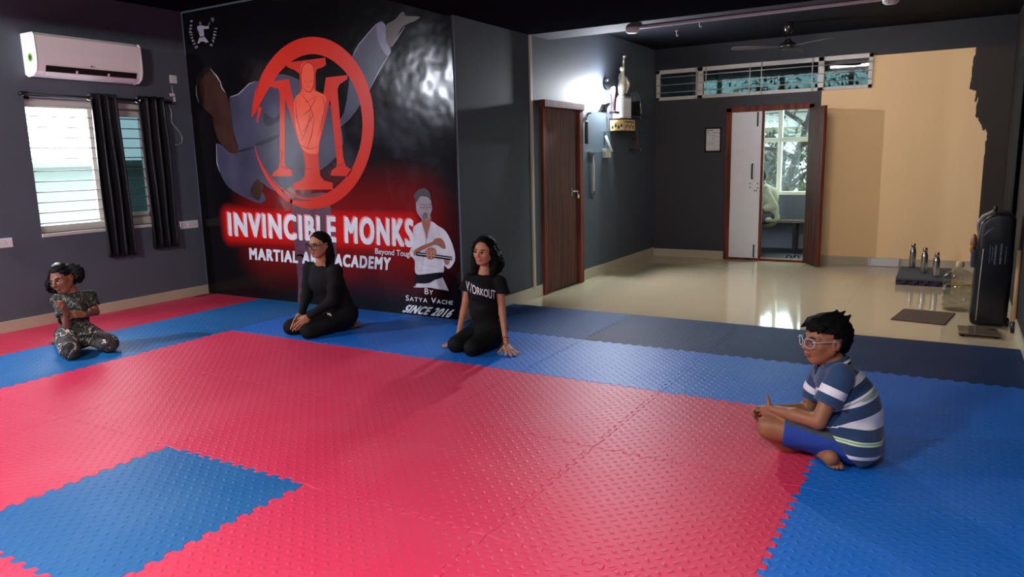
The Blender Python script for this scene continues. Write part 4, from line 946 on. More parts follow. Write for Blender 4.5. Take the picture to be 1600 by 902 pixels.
tag(part_box('conduit', (xa, yc - .012, H1 - .02), (xb, yc + .012, H1), mat('white_conduit', (200, 194, 200), .5)), 'white conduit along the underside of the ceiling beam', 'conduit')
for k, x in enumerate((xa, xb + .06)):
    t = thing('junction_lamp', ['round white ceiling junction lamp at the trophy wall end of the conduit', 'round white ceiling junction lamp at the right end of the conduit'][k], 'ceiling lamp', (x, yc, H1), 'round lamps on the beam')
    obj('housing', lathem([(.05, -.045), (.062, -.04), (.066, -.02), (.066, 0)], (x, yc, H1), 26), m_white, t, True)
    obj('diffuser', lathem([(.047, -.052), (.052, -.046), (.052, -.043)], (x, yc, H1), 26), mat('frosted_diffuser', (230, 228, 226), .5), t, True)
for k, (u, v) in enumerate(((1057, 52), (1093, 38))):
    d = ray(u, v); p = CAM + (HF - .03 - CAM[2]) / d[2] * d
    t = thing('ceiling_hook', ['small grey ceiling hook nearer the trophy wall', 'small grey ceiling hook nearer the fan'][k], 'hook', (p[0], p[1], HF))
    obj('hook', tubem([(p[0], p[1], HF), (p[0], p[1], HF - .05), (p[0] + .012, p[1], HF - .065), (p[0] + .024, p[1], HF - .05)], .006, 8), m_iron, t, True)
    obj('plate', lathem([(.02, -.006), (.02, 0)], (p[0], p[1], HF), 14), m_iron, t)

# ------------------------------------------------------------------ fill tubes out of view, added to brighten the near zone
m_lit = mat('lit_tube', (255, 255, 255), .5, emit=(255, 247, 242), estr=LAMP_FILL)
for k, (x, y, ax, pw) in enumerate(FILL_TUBES):
    m_lit = mat('lit_tube', (255, 255, 255), .5, emit=(255, 247, 242), estr=LAMP_FILL * pw)
    t = thing('tube_light', f'added unseen fill tube light on the low ceiling, {["behind the photographer", "towards the right wall"][k]}', 'ceiling light', (x, y, H1))
    d = (0, .61, 0) if ax == 'y' else (.61, 0, 0); e = (.022, .61, 0) if ax == 'y' else (.61, .022, 0)
    obj('batten', boxm((x - e[0], y - e[1], H1 - .018), (x + e[0], y + e[1], H1)), m_white, t, bevel=.004)
    obj('tube', tubem([(x - d[0], y - d[1], H1 - .034), (x + d[0], y + d[1], H1 - .034)], .014, 14), m_lit, t, True)
    for sg in (-1, 1): obj('tube_holder', boxm((x + sg * d[0] - .016, y + sg * d[1] - .016, H1 - .052), (x + sg * d[0] + .016, y + sg * d[1] + .016, H1 - .016)), m_white, t, bevel=.003)

t = thing('tube_light', 'lit tube light on the far side of the ceiling beam before the yellow wall', 'ceiling light', (-1.3, 7.25, 2.82))
obj('batten', boxm((-1.92, 7.24, 2.80), (-.68, 7.262, 2.85)), m_white, t, bevel=.004)
obj('tube', tubem([(-1.9, 7.285, 2.825), (-.7, 7.285, 2.825)], .014, 14), mat('lit_tube', (255, 255, 255), .5, emit=(255, 244, 232), estr=LAMP_BAY), t, True)
for x in (-1.9, -.7): obj('tube_holder', boxm((x - .014, 7.255, 2.808), (x + .014, 7.302, 2.842)), m_white, t, bevel=.003)

# ------------------------------------------------------------------ things along the yellow wall
fp = [onz(1403, 443, FZ), onz(1478, 447, FZ)]
fa = (-.47, 9.10); fb = (.06, 9.99)
t = thing('foam_block', 'stack of grey foam offcuts under the steel bottles', 'foam block', (fa[0], fa[1], FZ))
m_foamg = mat('grey_foam', (70, 76, 80), .8); m_foamp = mat('purple_foam', (52, 38, 58), .8)
obj('top_sheet', boxm((fa[0], fa[1], FZ + .058), (fb[0], fb[1], FZ + .085)), m_foamg, t, bevel=.003)
def wavy(z0, z1, m, ph, nm):
    pts = []
    N = 40
    for k in range(N + 1): pts.append((fa[0] + (fb[0] - fa[0]) * k / N, fa[1] + .004 + .010 * math.copysign(1, math.sin(k * .78 + ph)), z0))
    pts += [(fb[0], fb[1], z0), (fa[0], fb[1], z0)]
    bm = bmesh.new(); prism(bm, pts, (0, 0, z1 - z0)); return obj(nm, bm, m, t)
wavy(FZ + .028, FZ + .058, m_foamp, 0, 'middle_sheet'); wavy(FZ, FZ + .028, m_foamp, 1.6, 'bottom_sheet')
def steel_bottle(u, v, label, h=.26):
    p = onz(u, v, FZ + .085); z = FZ + .0855
    t = thing('steel_bottle', label, 'bottle', (p[0], p[1], z), 'steel water bottles on the foam block')
    b_ = obj('body', lathem([(.028, 0), (.033, .004), (.0345, .02), (.0345, h * .66), (.031, h * .74), (.024, h * .81), (.022, h * .84)], (p[0], p[1], z), 26), m_steel, t, True)
    obj('cap', lathem([(.0225, h * .835), (.0245, h * .84), (.0245, h * .985), (.022, h)], (p[0], p[1], z), 26), m_steel, t, True)
    obj('cap_ring', lathem([(.0235, h * .83), (.0242, h * .832), (.0242, h * .842), (.0235, h * .844)], (p[0], p[1], z), 26), m_black, t, True)
steel_bottle(1425, 418.5, 'steel bottle standing at the back left of the foam block', .29)
steel_bottle(1443, 427, 'steel bottle in the middle of the three on the foam block', .29)
steel_bottle(1461.5, 433.5, 'steel bottle nearest the big water can', .275)
# water can
wp = (.112, 7.86)
t = thing('water_can', 'big clear ribbed water can with a cap beside the black bag', 'water can', (wp[0], wp[1], FZ))
m_can = mat('clear_polycarbonate', (222, 226, 218), .06, trans=.0, spec=.6)
m_can = glass_material('clear_plastic', (240, 240, 234), .14)
rc = .128
pr = [(.10, .0), (.122, .006), (rc, .03)]
for k in range(3): z = .05 + k * .062; pr += [(rc, z), (rc - .006, z + .012), (rc - .006, z + .02), (rc, z + .032)]
pr += [(rc, .25), (rc - .007, .262), (rc - .007, .272), (rc, .285), (rc - .004, .315), (rc - .03, .348), (rc - .07, .368), (.034, .378), (.027, .39), (.026, .405)]
obj('bottle_shell', lathem(pr, (wp[0], wp[1], FZ), 36), m_can, t, True)
obj('water', lathem([(.09, .005), (rc - .012, .03), (rc - .012, .235), (.0, .2351)][:3] + [(.001, .236)], (wp[0], wp[1], FZ), 32), glass_material('water', (236, 240, 238), .1), t, True)
obj('cap', lathem([(.031, .402), (.033, .405), (.033, .445), (.03, .45)], (wp[0], wp[1], FZ), 24), mat('tan_cap', (196, 170, 134), .5), t, True)
# doormat
q = [onz(u, v, FZ + .01) for u, v in ((1391.5, 498), (1476, 507), (1493, 489), (1412, 482))]
bm = bmesh.new(); prism(bm, [(p[0], p[1], FZ) for p in q], (0, 0, .01))
tag(obj('doormat', bm, mat('brown_coir', (84, 64, 50), .95, noise=.25, nscale=60, bump=.6, bscale=200), bevel=.004), 'brown coir doormat on the beige tiles', 'doormat')
# glass bathroom scale
q = [onz(u, v, FZ + .03) for u, v in ((1497, 520), (1566, 525), (1553, 511), (1496, 508))]
t = thing('bathroom_scale', 'flat dark glass weighing scale on the tiles before the black bag', 'scale', (q[0][0], q[0][1], FZ))
bm = bmesh.new(); prism(bm, [(p[0], p[1], FZ + .018) for p in q], (0, 0, .012)); obj('glass_top', bm, mat('brown_glass', (96, 80, 68), .06, spec=.7), t, bevel=.003)
cc = sum(q) / 4
bm = bmesh.new()
for p in q:
    pp = p * .8 + cc * .2; lathe(bm, [(.018, 0), (.02, .018)], (pp[0], pp[1], FZ), 14)
obj('foot', bm, m_black, t)
dd = q[2] * .55 + q[3] * .1 + q[1] * .35
obj('display', boxm((dd[0] - .035, dd[1] - .02, FZ + .0295), (dd[0] + .03, dd[1] + .015, FZ + .0312)), m_black, t)
# tall black wheeled kit bag
by0, by1, bx_0, bx_1 = 7.18, 7.52, .20, .452
t = thing('kit_bag', 'tall black wheeled kit bag standing in the right corner', 'bag', (.34, 7.35, FZ))
zt_ = float(ony(1560, 332, 7.25)[2])
m_bag = mat('black_vinyl_bag', (14, 16, 22), .3, spec=.5, bump=.15, bscale=9)
bm = bmesh.new(); out = [(bx_0, FZ + .01), (bx_1 + .01, FZ + .01), (bx_1 + .02, zt_ * .5), (bx_1 + .015, zt_ - .05), (bx_1 - .02, zt_), (bx_0 + .13, zt_ + .004), (bx_0 + .06, zt_ - .03), (bx_0 + .02, zt_ - .09), (bx_0 + .01, zt_ * .6)]
prism(bm, [(a, by0, b) for a, b in out], (0, by1 - by0, 0)); obj('body', bm, m_bag, t, True, bevel=.035, seg=4)
obj('strap', tubem([(bx_0 + .015, by0 + .06, zt_ - .16), (bx_0 + .005, by0 + .06, zt_ - .09), (bx_0 + .04, by0 + .05, zt_ - .03), (bx_0 + .085, by0 + .04, zt_ - .005), (bx_0 + .11, by0 + .04, zt_ + .015)], .014, 8), mat('grey_webbing', (150, 140, 132), .7), t, True)
obj('piping', tubem([(bx_0 + .045, by0 - .006, FZ + .05), (bx_0 + .05, by0 - .006, zt_ * .42), (bx_0 + .057, by0 - .006, zt_ * .68)], .004, 8), mat('white_piping', (170, 166, 160), .6), t, True)
pr_ = []
for k, (x, a, b) in enumerate(((.30, .56, .72), (.318, .58, .70), (.335, .54, .72), (.372, .55, .73), (.41, .55, .71))): pr_.append(((x, by0 - .003, zt_ * a), (x + (.014 if k in (2, 3) else .006), by0 - .0005, zt_ * b)))
obj('printed_mark', boxes(pr_), mat('faded_white_print', (84, 90, 100), .6, noise=.4, nscale=60), t)
obj('printed_swoosh', tubem([(bx_0 + .05, by0 + .004, zt_ - .19), (bx_0 + .08, by0 - .001, zt_ - .15), (bx_0 + .12, by0 + .002, zt_ - .12)], .005, 6), mat('faded_white_print', (120, 122, 128), .6), t, True)
obj('zip_pull', lathem([(.012, 0), (.014, .03), (.008, .05)], (bx_0 + .12, by0 + .05, zt_ + .004), 12), m_black, t, True)
obj('side_pouch', boxm((bx_0 - .025, by0 + .04, zt_ * .50), (bx_0 + .012, by0 + .2, zt_ * .66)), mat('slate_pouch', (60, 66, 76), .7), t, bevel=.012)
obj('wheel', lathem([(.0, 0), (.036, .002), (.04, .01), (.036, .02), (.0, .022)][1:4], (bx_1 + .008, by0 + .06, FZ + .041), 20, 'x'), m_black, t, True)
tn = thing('glove', 'tan leather glove sticking out of the side pouch of the bag', 'glove', (bx_0 - .01, by0 + .1, zt_ * .66))
bm = bmesh.new(); ball(bm, (bx_0 - .012, by0 + .11, zt_ * .72), .05, 14, (.5, .9, 1.5)); ball(bm, (bx_0 - .02, by0 + .08, zt_ * .66), .03, 12, (.6, .8, 1.2)); obj('glove_body', bm, mat('tan_leather', (134, 84, 56), .5), tn, True)
# wooden plank leaning by the wall
t = thing('wooden_stick', 'pale wooden stick with a black end leaning at the right wall', 'stick', (.5, 7.0, FZ))
pA = Vector((.498, 7.02, FZ + .004)); pB = Vector((.507, 7.22, .62))
obj('shaft', tubem([pA + (pB - pA) * .13, pB], [.017, .017], 14), mat('pale_wood', (188, 152, 110), .5), t, True)
obj('ferrule', tubem([pA, pA + (pB - pA) * .13], [.018, .018], 14), m_black, t, True)
# dark hanging on the right wall
t = thing('hanging_shield', 'long black cloth hanging on the right wall behind the bag', 'cloth', (XR - .03, 8.4, .9))
bm = bmesh.new(); V = []
for a in range(31):
    u = a / 30; y = 8.15 + .75 * u; x = XR - .035 + .018 * math.sin(u * 19)
    V.append([bm.verts.new((x, y, z)) for z in (.75, 1.2, 1.7, 2.25)])
for a in range(30):
    for c in range(3): bm.faces.new((V[a][c], V[a + 1][c], V[a + 1][c + 1], V[a][c + 1]))
t.name = 'hanging_cloth'
o = obj('cloth', bm, mat('black_cloth', (14, 12, 13), .85), t, True); md = o.modifiers.new('s', 'SOLIDIFY'); md.thickness = .004
obj('rail', tubem([(XR - .02, 8.1, 2.26), (XR - .02, 8.95, 2.26)], .012, 10), m_black, t, True)
# white skirting patch
pA = ony(1356, 405, YK - .02); pB = ony(1404, 416, YK - .02)
tag(part_box('cable_box', (pA[0], YK - .034, FZ + .005), (pB[0], YK - .013, FZ + .105), mat('white_box', (206, 200, 204), .5)), 'white strip box against the skirting of the yellow wall', 'cable box')
# ------------------------------------------------------------------ figures: smooth implicit bodies turned into one closed surface
class Solid:
    """a union of rounded cones and ellipsoids blended into one skin, polygonised with surface nets"""
    def __init__(s): s.p = []
    def cone(s, a, b, ra, rb, k=.02, sub=False): s.p.append(('c', np.array(a, float), np.array(b, float), ra, rb, k, sub)); return s
    def chain(s, pts, rs, k=.02):
        for i in range(len(pts) - 1): s.cone(pts[i], pts[i + 1], rs[i], rs[i + 1], k)
        return s
    def ell(s, c, r, M=None, k=.02, sub=False): s.p.append(('e', np.array(c, float), np.array(r, float), np.eye(3) if M is None else np.array(M, float), 0, k, sub)); return s
    def plane(s, o, n, k=.004): s.p.append(('p', np.array(o, float), np.array(n, float) / np.linalg.norm(n), 0, 0, k, False)); return s   # keeps the side the normal points away from
    def half(s, fn): s.p.append(('f', fn, None, 0, 0, 0, False)); return s
    def bounds(s):
        lo, hi = [], []
        for q in s.p:
            if q[6] or q[0] in 'pf': continue
            if q[0] == 'c': lo.append(np.minimum(q[1] - q[3], q[2] - q[4])); hi.append(np.maximum(q[1] + q[3], q[2] + q[4]))
            else:
                e = np.sqrt(((q[3].T * q[2]) ** 2).sum(1)) if True else q[2]
                lo.append(q[1] - e); hi.append(q[1] + e)
        return np.min(lo, 0), np.max(hi, 0)
    def field(s, P):
        d = np.full(P.shape[:-1], 1.0)
        sh = P.shape[:3]
        ax = [P[:, 0, 0, 0], P[0, :, 0, 1], P[0, 0, :, 2]]
        for q in s.p:
            if q[0] == 'p':
                t = (P - q[1]) @ q[2]; d = np.maximum(d, t); continue
            if q[0] == 'f':
                d = np.maximum(d, q[1](P)); continue
            if q[0] == 'c': l = np.minimum(q[1] - q[3], q[2] - q[4]); h = np.maximum(q[1] + q[3], q[2] + q[4])
            else: R = q[2].max(); l = q[1] - R; h = q[1] + R
            m = max(q[5] * 1.5, .012) + .01
            sl = []
            for a in range(3):
                i0 = int(np.searchsorted(ax[a], l[a] - m)); i1 = int(np.searchsorted(ax[a], h[a] + m)); sl.append(slice(i0, i1))
            if any(z.stop <= z.start for z in sl): continue
            X = P[tuple(sl)]
            if q[0] == 'c':
                pa = X - q[1]; ba = q[2] - q[1]; L2 = max(ba @ ba, 1e-9); t = np.clip(pa @ ba / L2, 0, 1)
                v = np.sqrt(((pa - t[..., None] * ba) ** 2).sum(-1)) - (q[3] + (q[4] - q[3]) * t)
            else:
                y = (X - q[1]) @ q[3].T; k0 = np.sqrt(((y / q[2]) ** 2).sum(-1)); k1 = np.sqrt(((y / q[2] ** 2) ** 2).sum(-1))
                v = np.where(k1 > 1e-9, k0 * (k0 - 1) / np.maximum(k1, 1e-9), -q[2].min())
            D = d[tuple(sl)]; k = q[5]
            if q[6]:
                h_ = np.clip(.5 - .5 * (D + v) / k, 0, 1); d[tuple(sl)] = D * (1 - h_) - v * h_ + k * h_ * (1 - h_)
            else:
                h_ = np.clip(.5 + .5 * (D - v) / k, 0, 1); d[tuple(sl)] = D * (1 - h_) + v * h_ - k * h_ * (1 - h_)
        return d
    def mesh(s, h, box_=None, disp=None, clip=None):
        lo, hi = s.bounds() if box_ is None else box_
        lo = np.array(lo) - 3 * h; hi = np.array(hi) + 3 * h
        if box_ is not None: lo += 3 * h; hi -= 3 * h
        n = np.ceil((hi - lo) / h).astype(int) + 1
        g = np.stack(np.meshgrid(*[lo[a] + h * np.arange(n[a]) for a in range(3)], indexing='ij'), -1)
        d = s.field(g)
        if disp is not None: d = d + disp(g)
        if clip is not None: d = np.maximum(d, clip(g))
        ins = d < 0
        c = sum(ins[i:n[0] - 1 + i, j:n[1] - 1 + j, k:n[2] - 1 + k].astype(np.int8) for i in (0, 1) for j in (0, 1) for k in (0, 1))
        act = (c > 0) & (c < 8); idx = np.argwhere(act)
        if len(idx) == 0: return np.zeros((0, 3)), np.zeros((0, 4), int)
        num = np.full(act.shape, -1, int); num[act] = np.arange(len(idx))
        acc = np.zeros((len(idx), 3)); cnt = np.zeros(len(idx))
        cor = [(i, j, k) for i in (0, 1) for j in (0, 1) for k in (0, 1)]
        for a in cor:
            for ax_ in range(3):
                if a[ax_]: continue
                b = list(a); b[ax_] = 1
                da = d[idx[:, 0] + a[0], idx[:, 1] + a[1], idx[:, 2] + a[2]]; db = d[idx[:, 0] + b[0], idx[:, 1] + b[1], idx[:, 2] + b[2]]
                m = (da < 0) != (db < 0); t = np.where(m, da / np.where(m, da - db, 1), 0)
                p = np.array(a, float)[None] + np.zeros((len(idx), 3)); p[:, ax_] += t
                acc += p * m[:, None]; cnt += m
        V = lo + h * (idx + acc / cnt[:, None])
        F = []
        for ax_ in range(3):
            o1, o2 = (ax_ + 1) % 3, (ax_ + 2) % 3
            A = ins; B = np.roll(ins, -1, ax_)
            m = A != B
            sl = [slice(1, n[k] - 1) for k in range(3)]; sl[ax_] = slice(0, n[ax_] - 1)
            mm = np.zeros_like(m); mm[tuple(sl)] = m[tuple(sl)]
            e = np.argwhere(mm)
            if len(e) == 0: continue
            def cell(u, v):
                q = e.copy(); q[:, o1] -= u; q[:, o2] -= v; return num[q[:, 0], q[:, 1], q[:, 2]]
            quad = np.stack([cell(1, 1), cell(0, 1), cell(0, 0), cell(1, 0)], 1)
            fl = ~A[e[:, 0], e[:, 1], e[:, 2]]
            quad[fl] = quad[fl][:, ::-1]
            F.append(quad[(quad >= 0).all(1)])
        return V, np.concatenate(F)

def mesh_of(name, VF, m, parent=None, attr=None):
    V = np.concatenate([v for v, f in VF]); off = 0; F = []
    for v, f in VF: F.append(f + off); off += len(v)
    F = np.concatenate(F)
    me = bpy.data.meshes.new(name); me.from_pydata(V.tolist(), [], F.tolist()); me.update()
    if attr:
        for an, val in attr.items():
            at = me.attributes.new(an, 'FLOAT', 'POINT'); at.data.foreach_set('value', np.ascontiguousarray(val(V), dtype=np.float32))
    return link(name, me, m, parent, True)
_rng = np.random.RandomState(4)
_nk = _rng.normal(0, 1, (10, 3)); _nk /= np.linalg.norm(_nk, axis=1)[:, None]; _np = _rng.rand(10) * 6.3
def folds(amp, f):
    """gentle cloth creases: a few plane waves"""
    def g(P):
        t = np.zeros(P.shape[:-1])
        for i in range(6): t += np.sin(P @ (_nk[i] * f * (1 + .35 * i)) + _np[i] + 1.4 * np.sin(P @ (_nk[(i + 3) % 10] * f * .6)))
        return t * amp / 4
    return g
def V3(*a): return np.array(a, float)
def unit(v): v = np.array(v, float); return v / np.linalg.norm(v)

class Figure:
    """pose helper: a person stands at horizontal distance D along the azimuth of pixel (u, v); joints are read on upright
    planes at that distance (plus a depth offset), everything is metres in the room"""
    def __init__(s, u, v, z):
        g = onz(u, v, z); s.f = unit((g[0], g[1], 0)); s.r = V3(s.f[1], -s.f[0], 0); s.D = g @ s.f; s.g = g
    def J(s, u, v, off=0.0):
        d = ray(u, v); t = (s.D + off) / (d @ s.f); return CAM + t * d
    def axes(s, yaw, pitch=0, roll=0):
        """head frame: F face direction, S the person's left, U up; yaw 0 faces the camera, 90 faces image left"""
        a = math.radians(yaw); F = -s.f * math.cos(a) - s.r * math.sin(a); S = s.r * math.cos(a) - s.f * math.sin(a); U = V3(0, 0, 1)
        p = math.radians(pitch); F, U = F * math.cos(p) - U * math.sin(p), U * math.cos(p) + F * math.sin(p)
        q = math.radians(roll); S, U = S * math.cos(q) - U * math.sin(q), U * math.cos(q) + S * math.sin(q)
        return np.stack([F, S, U])
def head_prims(B, c, h, A, ears=True):
    """skull, jaw, brow, nose, lips, ears in head units (1 = crown to chin)"""
    w = lambda p: c + h * (V3(*p) @ A)
    B.ell(w((-.07, 0, .12)), V3(.425, .345, .37) * h, A, .03 * h)
    B.ell(w((.10, 0, -.12)), V3(.30, .30, .355) * h, A, .10 * h)
    B.cone(w((.24, -.045, -.40)), w((.24, .045, -.40)), .085 * h, .085 * h, .10 * h)
    for s in (-1, 1):
        B.cone(w((.0, s * .23, -.20)), w((.2, s * .09, -.385)), .095 * h, .078 * h, .09 * h)
        B.ell(w((.235, s * .17, -.10)), V3(.115, .115, .11) * h, A, .08 * h)
        B.ell(w((.395, s * .15, .0)), V3(.075, .095, .055) * h, A, .05 * h, True)
        B.cone(w((.345, s * .07, .085)), w((.285, s * .23, .075)), .042 * h, .034 * h, .05 * h)
        B.ell(w((.395, s * .055, -.155)), V3(.05, .042, .036) * h, A, .03 * h)
        if ears:
            B.ell(w((-.05, s * .345, -.04)), V3(.085, .035, .125) * h, A, .02 * h)
            B.ell(w((-.035, s * .385, -.03)), V3(.045, .03, .07) * h, A, .02 * h, True)
    B.cone(w((.375, 0, .06)), w((.455, 0, -.125)), .034 * h, .052 * h, .04 * h)
    B.cone(w((.385, -.05, -.245)), w((.385, .05, -.245)), .032 * h, .032 * h, .02 * h); B.ell(w((.41, 0, -.242)), V3(.03, .07, .026) * h, A, .02 * h)
    B.ell(w((.385, 0, -.295)), V3(.04, .085, .034) * h, A, .02 * h)
    return w
def hand_prims(B, wrist, d, n, side, L=.16, curl=(.3, .3, .35, .4), spread=.10, thumb=(.5, .5), ft=1.0, r=1.0):
    """d finger direction, n the way the palm faces, side the direction the thumb is on"""
    d = unit(d); n = unit(n - (n @ d) * d); sd = unit(side - (side @ d) * d - (side @ n) * n)
    kn = []
    pl = L * .50
    B.ell(wrist + d * pl * .5, V3(pl * .62, L * .20, L * .085) * r, np.stack([d, sd, n]), .012)
    for i, (lat, lf, rr) in enumerate(((.17, .46, .052), (.06, .50, .054), (-.055, .46, .052), (-.165, .37, .046))):
        k = wrist + d * (pl * (1.0 - .06 * abs(i - 1))) + sd * L * lat
        B.cone(wrist + d * .012 + sd * L * lat * .5, k, L * .085 * r, L * .062 * r, .008)
        dd = unit(d + sd * (spread * (1.4 - i))); a = curl[i]; p = k; rad = L * rr * r
        for seg, (fr, bend) in enumerate(((.46, a), (.30, a * 1.25), (.24, a * .9))):
            ax = np.cross(dd, n); ax = unit(np.cross(n, dd)) if np.linalg.norm(ax) < 1e-6 else unit(ax)
            dd = unit(dd * math.cos(bend) + n_rot(dd, n) * math.sin(bend)); q = p + dd * L * lf * fr * ft
            B.cone(p, q, rad, rad * .9, .0035); p = q; rad *= .9
    t0 = wrist + d * pl * .22 + sd * L * .13; td = unit(d * (1 - thumb[0]) + sd * thumb[0] + n * .28)
    t1 = t0 + td * L * .17; td2 = unit(td + d * thumb[1] * .6 + n * .2); t2 = t1 + td2 * L * .15; t3 = t2 + unit(td2 + d * .2) * L * .11
    B.cone(wrist + d * .01, t0, L * .075 * r, L * .085 * r, .01); B.cone(t0, t1, L * .085 * r, L * .066 * r, .008); B.cone(t1, t2, L * .062 * r, L * .056 * r, .004); B.cone(t2, t3, L * .055 * r, L * .046 * r, .004)
def n_rot(dd, n):
    """the direction a finger bends to: the part of the palm normal square to it"""
    v = n - (n @ dd) * dd
    return unit(v) if np.linalg.norm(v) > 1e-6 else -dd
def skin_mat(name, c):
    m = mat(name, c, .5, spec=.4, noise=.05, nscale=30); b = m.node_tree.nodes['Principled BSDF']
    b.inputs['Subsurface Weight'].default_value = .12; b.inputs['Subsurface Radius'].default_value = (.01, .004, .002); b.inputs['Subsurface Scale'].default_value = 1.0
    return m
m_hair = mat('black_hair', (9, 8, 9), .72, spec=.14, bump=.35, bscale=120)
m_eye = mat('eye_white', (186, 176, 168), .35); m_iris = mat('dark_iris', (32, 20, 16), .15); m_brow = mat('dark_brow', (26, 20, 18), .7)
def face_parts(t, c, h, A, lipc, look=(0.0, 0.0), open_=1.0, ear=False):
    """eyes, brows and lips as children"""
    w = lambda p: c + h * (V3(*p) @ A)
    for s in (-1, 1):
        bm = bmesh.new(); ec = w((.335, s * .15, -.005)); M4 = Matrix.Translation(ec) @ Matrix(A.T.tolist()).to_4x4() @ Matrix.Diagonal((h * .050, h * .072, h * .031 * open_, 1))
        bmesh.ops.create_uvsphere(bm, u_segments=16, v_segments=10, radius=1, matrix=M4); e = obj('eye', bm, m_eye, t, True)
        bm = bmesh.new(); pc = w((.335 + .043, s * .15 + look[0], -.005 + look[1])); M4 = Matrix.Translation(pc) @ Matrix(A.T.tolist()).to_4x4() @ Matrix.Diagonal((h * .017, h * .036, h * .033 * open_, 1))
        bmesh.ops.create_uvsphere(bm, u_segments=12, v_segments=8, radius=1, matrix=M4); o = obj('iris', bm, m_iris, e, True)
        pts = [w((.385, s * .055, .075)), w((.378, s * .12, .10)), w((.345, s * .19, .098)), w((.295, s * .245, .07))]
        obj('eyebrow', tubem(pts, [h * .012, h * .02, h * .018, h * .006], 8), m_brow, t, True)
        pts = [w((.385, s * .085, -.004)), w((.394, s * .125, .028)), w((.383, s * .17, .03)), w((.345, s * .225, .0))]
        obj('upper_lid', tubem(pts, [h * .008, h * .012, h * .012, h * .007], 8), mat('dark_lash', (30, 20, 18), .6), t, True)
    L = Solid(); L.ell(w((.405, 0, -.250)), V3(.03, .088, .020) * h, A, .008 * h); L.ell(w((.398, 0, -.288)), V3(.034, .078, .027) * h, A, .008 * h)
    mesh_of('lips', [L.mesh(h * .009)], mat('lip_skin', lipc, .4), t)
def spectacles(t, c, h, A, col, rim=.010, metal=0.0, lens_tint=(236, 240, 246), wl=.125, hl=.095):
    w = lambda p: c + h * (V3(*p) @ A)
    m = mat('spectacle_frame', col, .25, metal=metal); g = glass_material('spectacle_lens', lens_tint, .10)
    fr = bmesh.new()
    for s in (-1, 1):
        N = 28; pts = []
        for k in range(N):
            a = 2 * PI * k / N; ca, sa = math.cos(a), math.sin(a); e = .72
            x = math.copysign(abs(ca) ** e, ca) * wl; z = math.copysign(abs(sa) ** e, sa) * hl
            pts.append(w((.47 - .07 * ((s * .17 + x) / .3) ** 2, s * .165 + x, -.01 + z)))
        o = obj('spectacle_rim', tubem(pts, h * rim, 8, closed=True), m, t, True)
        bm = bmesh.new(); bm.faces.new([bm.verts.new(p) for p in pts]); obj('spectacle_lens', bm, g, o)
        obj('spectacle_temple', tubem([w((.44, s * (.165 + wl), .03)), w((.33, s * .335, .045)), w((.05, s * .385, .04)), w((-.07, s * .385, .02)), w((-.13, s * .375, -.06))], h * rim * .9, 8), m, t, True)
    obj('spectacle_bridge', tubem([w((.467, -.045, .015)), w((.478, 0, .03)), w((.467, .045, .015))], h * rim, 8), m, t, True)
def wrap_text(t, s, name, pts2, front, depth_dir, m, bold=.03):
    pass

# =============================================== boy in the striped shirt, cross-legged on the right
P = Figure(1318, 712, 0.0); J = P.J
hb = .232
A1 = P.axes(58, 1, 0)
hc = J(1289.5, 531, 0.0)
S_b = skin_mat('brown_skin', (140, 92, 66))
B = Solid(); head_prims(B, hc, hb, A1)
pelvis = J(1334, 688, .0); waist = J(1338, 655, 0); chest = J(1312, 612, .0); neck0 = J(1303, 574, .0)
shN, shF = J(1314, 588, -.135), J(1284, 586, .14)
elN, wrN = J(1279, 659, -.20), J(1208, 640, -.075)
elF, wrF = J(1262, 640, .17), J(1204, 641, .03)
B.cone(neck0, hc + hb * (V3(-.12, 0, -.22) @ A1), .05, .047, .02)
B.cone(pelvis, waist, .095, .085, .05); B.cone(waist, chest, .085, .09, .05); B.cone(chest, neck0, .085, .05, .04)
B.cone(shN, shF, .045, .045, .03)
B.chain([shN, elN], [.043, .036], .012); B.chain([elN, (elN + wrN) / 2 + V3(0, 0, .002), wrN], [.036, .034, .0225], .012)
B.chain([shF, elF], [.043, .035], .012); B.chain([elF, wrF], [.035, .0225], .012)
# hands clasped in front of the knee, one thumb up
dl = unit(J(1175, 645, -.03) - J(1208, 640, -.075))
hand_prims(B, wrN, J(1180, 646, -.03) - wrN, P.f * .8 - V3(0, 0, .25), V3(0, 0, 1), .135, (.28, .34, .40, .5), .12, (.85, .1))
hand_prims(B, wrF, J(1176, 646, .0) - wrF, -P.f * .9 - V3(0, 0, .35), V3(0, 0, .8) + P.f * .2, .135, (.55, .6, .65, .7), .06, (.35, .9))
# legs: near thigh out to the left, shins crossed under
knN, knF = J(1203, 668, -.10), J(1225, 655, .33)
hipN, hipF = J(1322, 688, -.10), J(1322, 680, .13)
anN, anF = J(1285, 712, .12), J(1298, 716, -.20)
B.chain([hipN, knN], [.085, .057], .02); B.chain([hipF, knF], [.085, .057], .02)
B.chain([knN, J(1240, 703, -.0), anN], [.055, .047, .03], .02); B.chain([knF, J(1268, 690, .02), anF], [.055, .047, .032], .02)
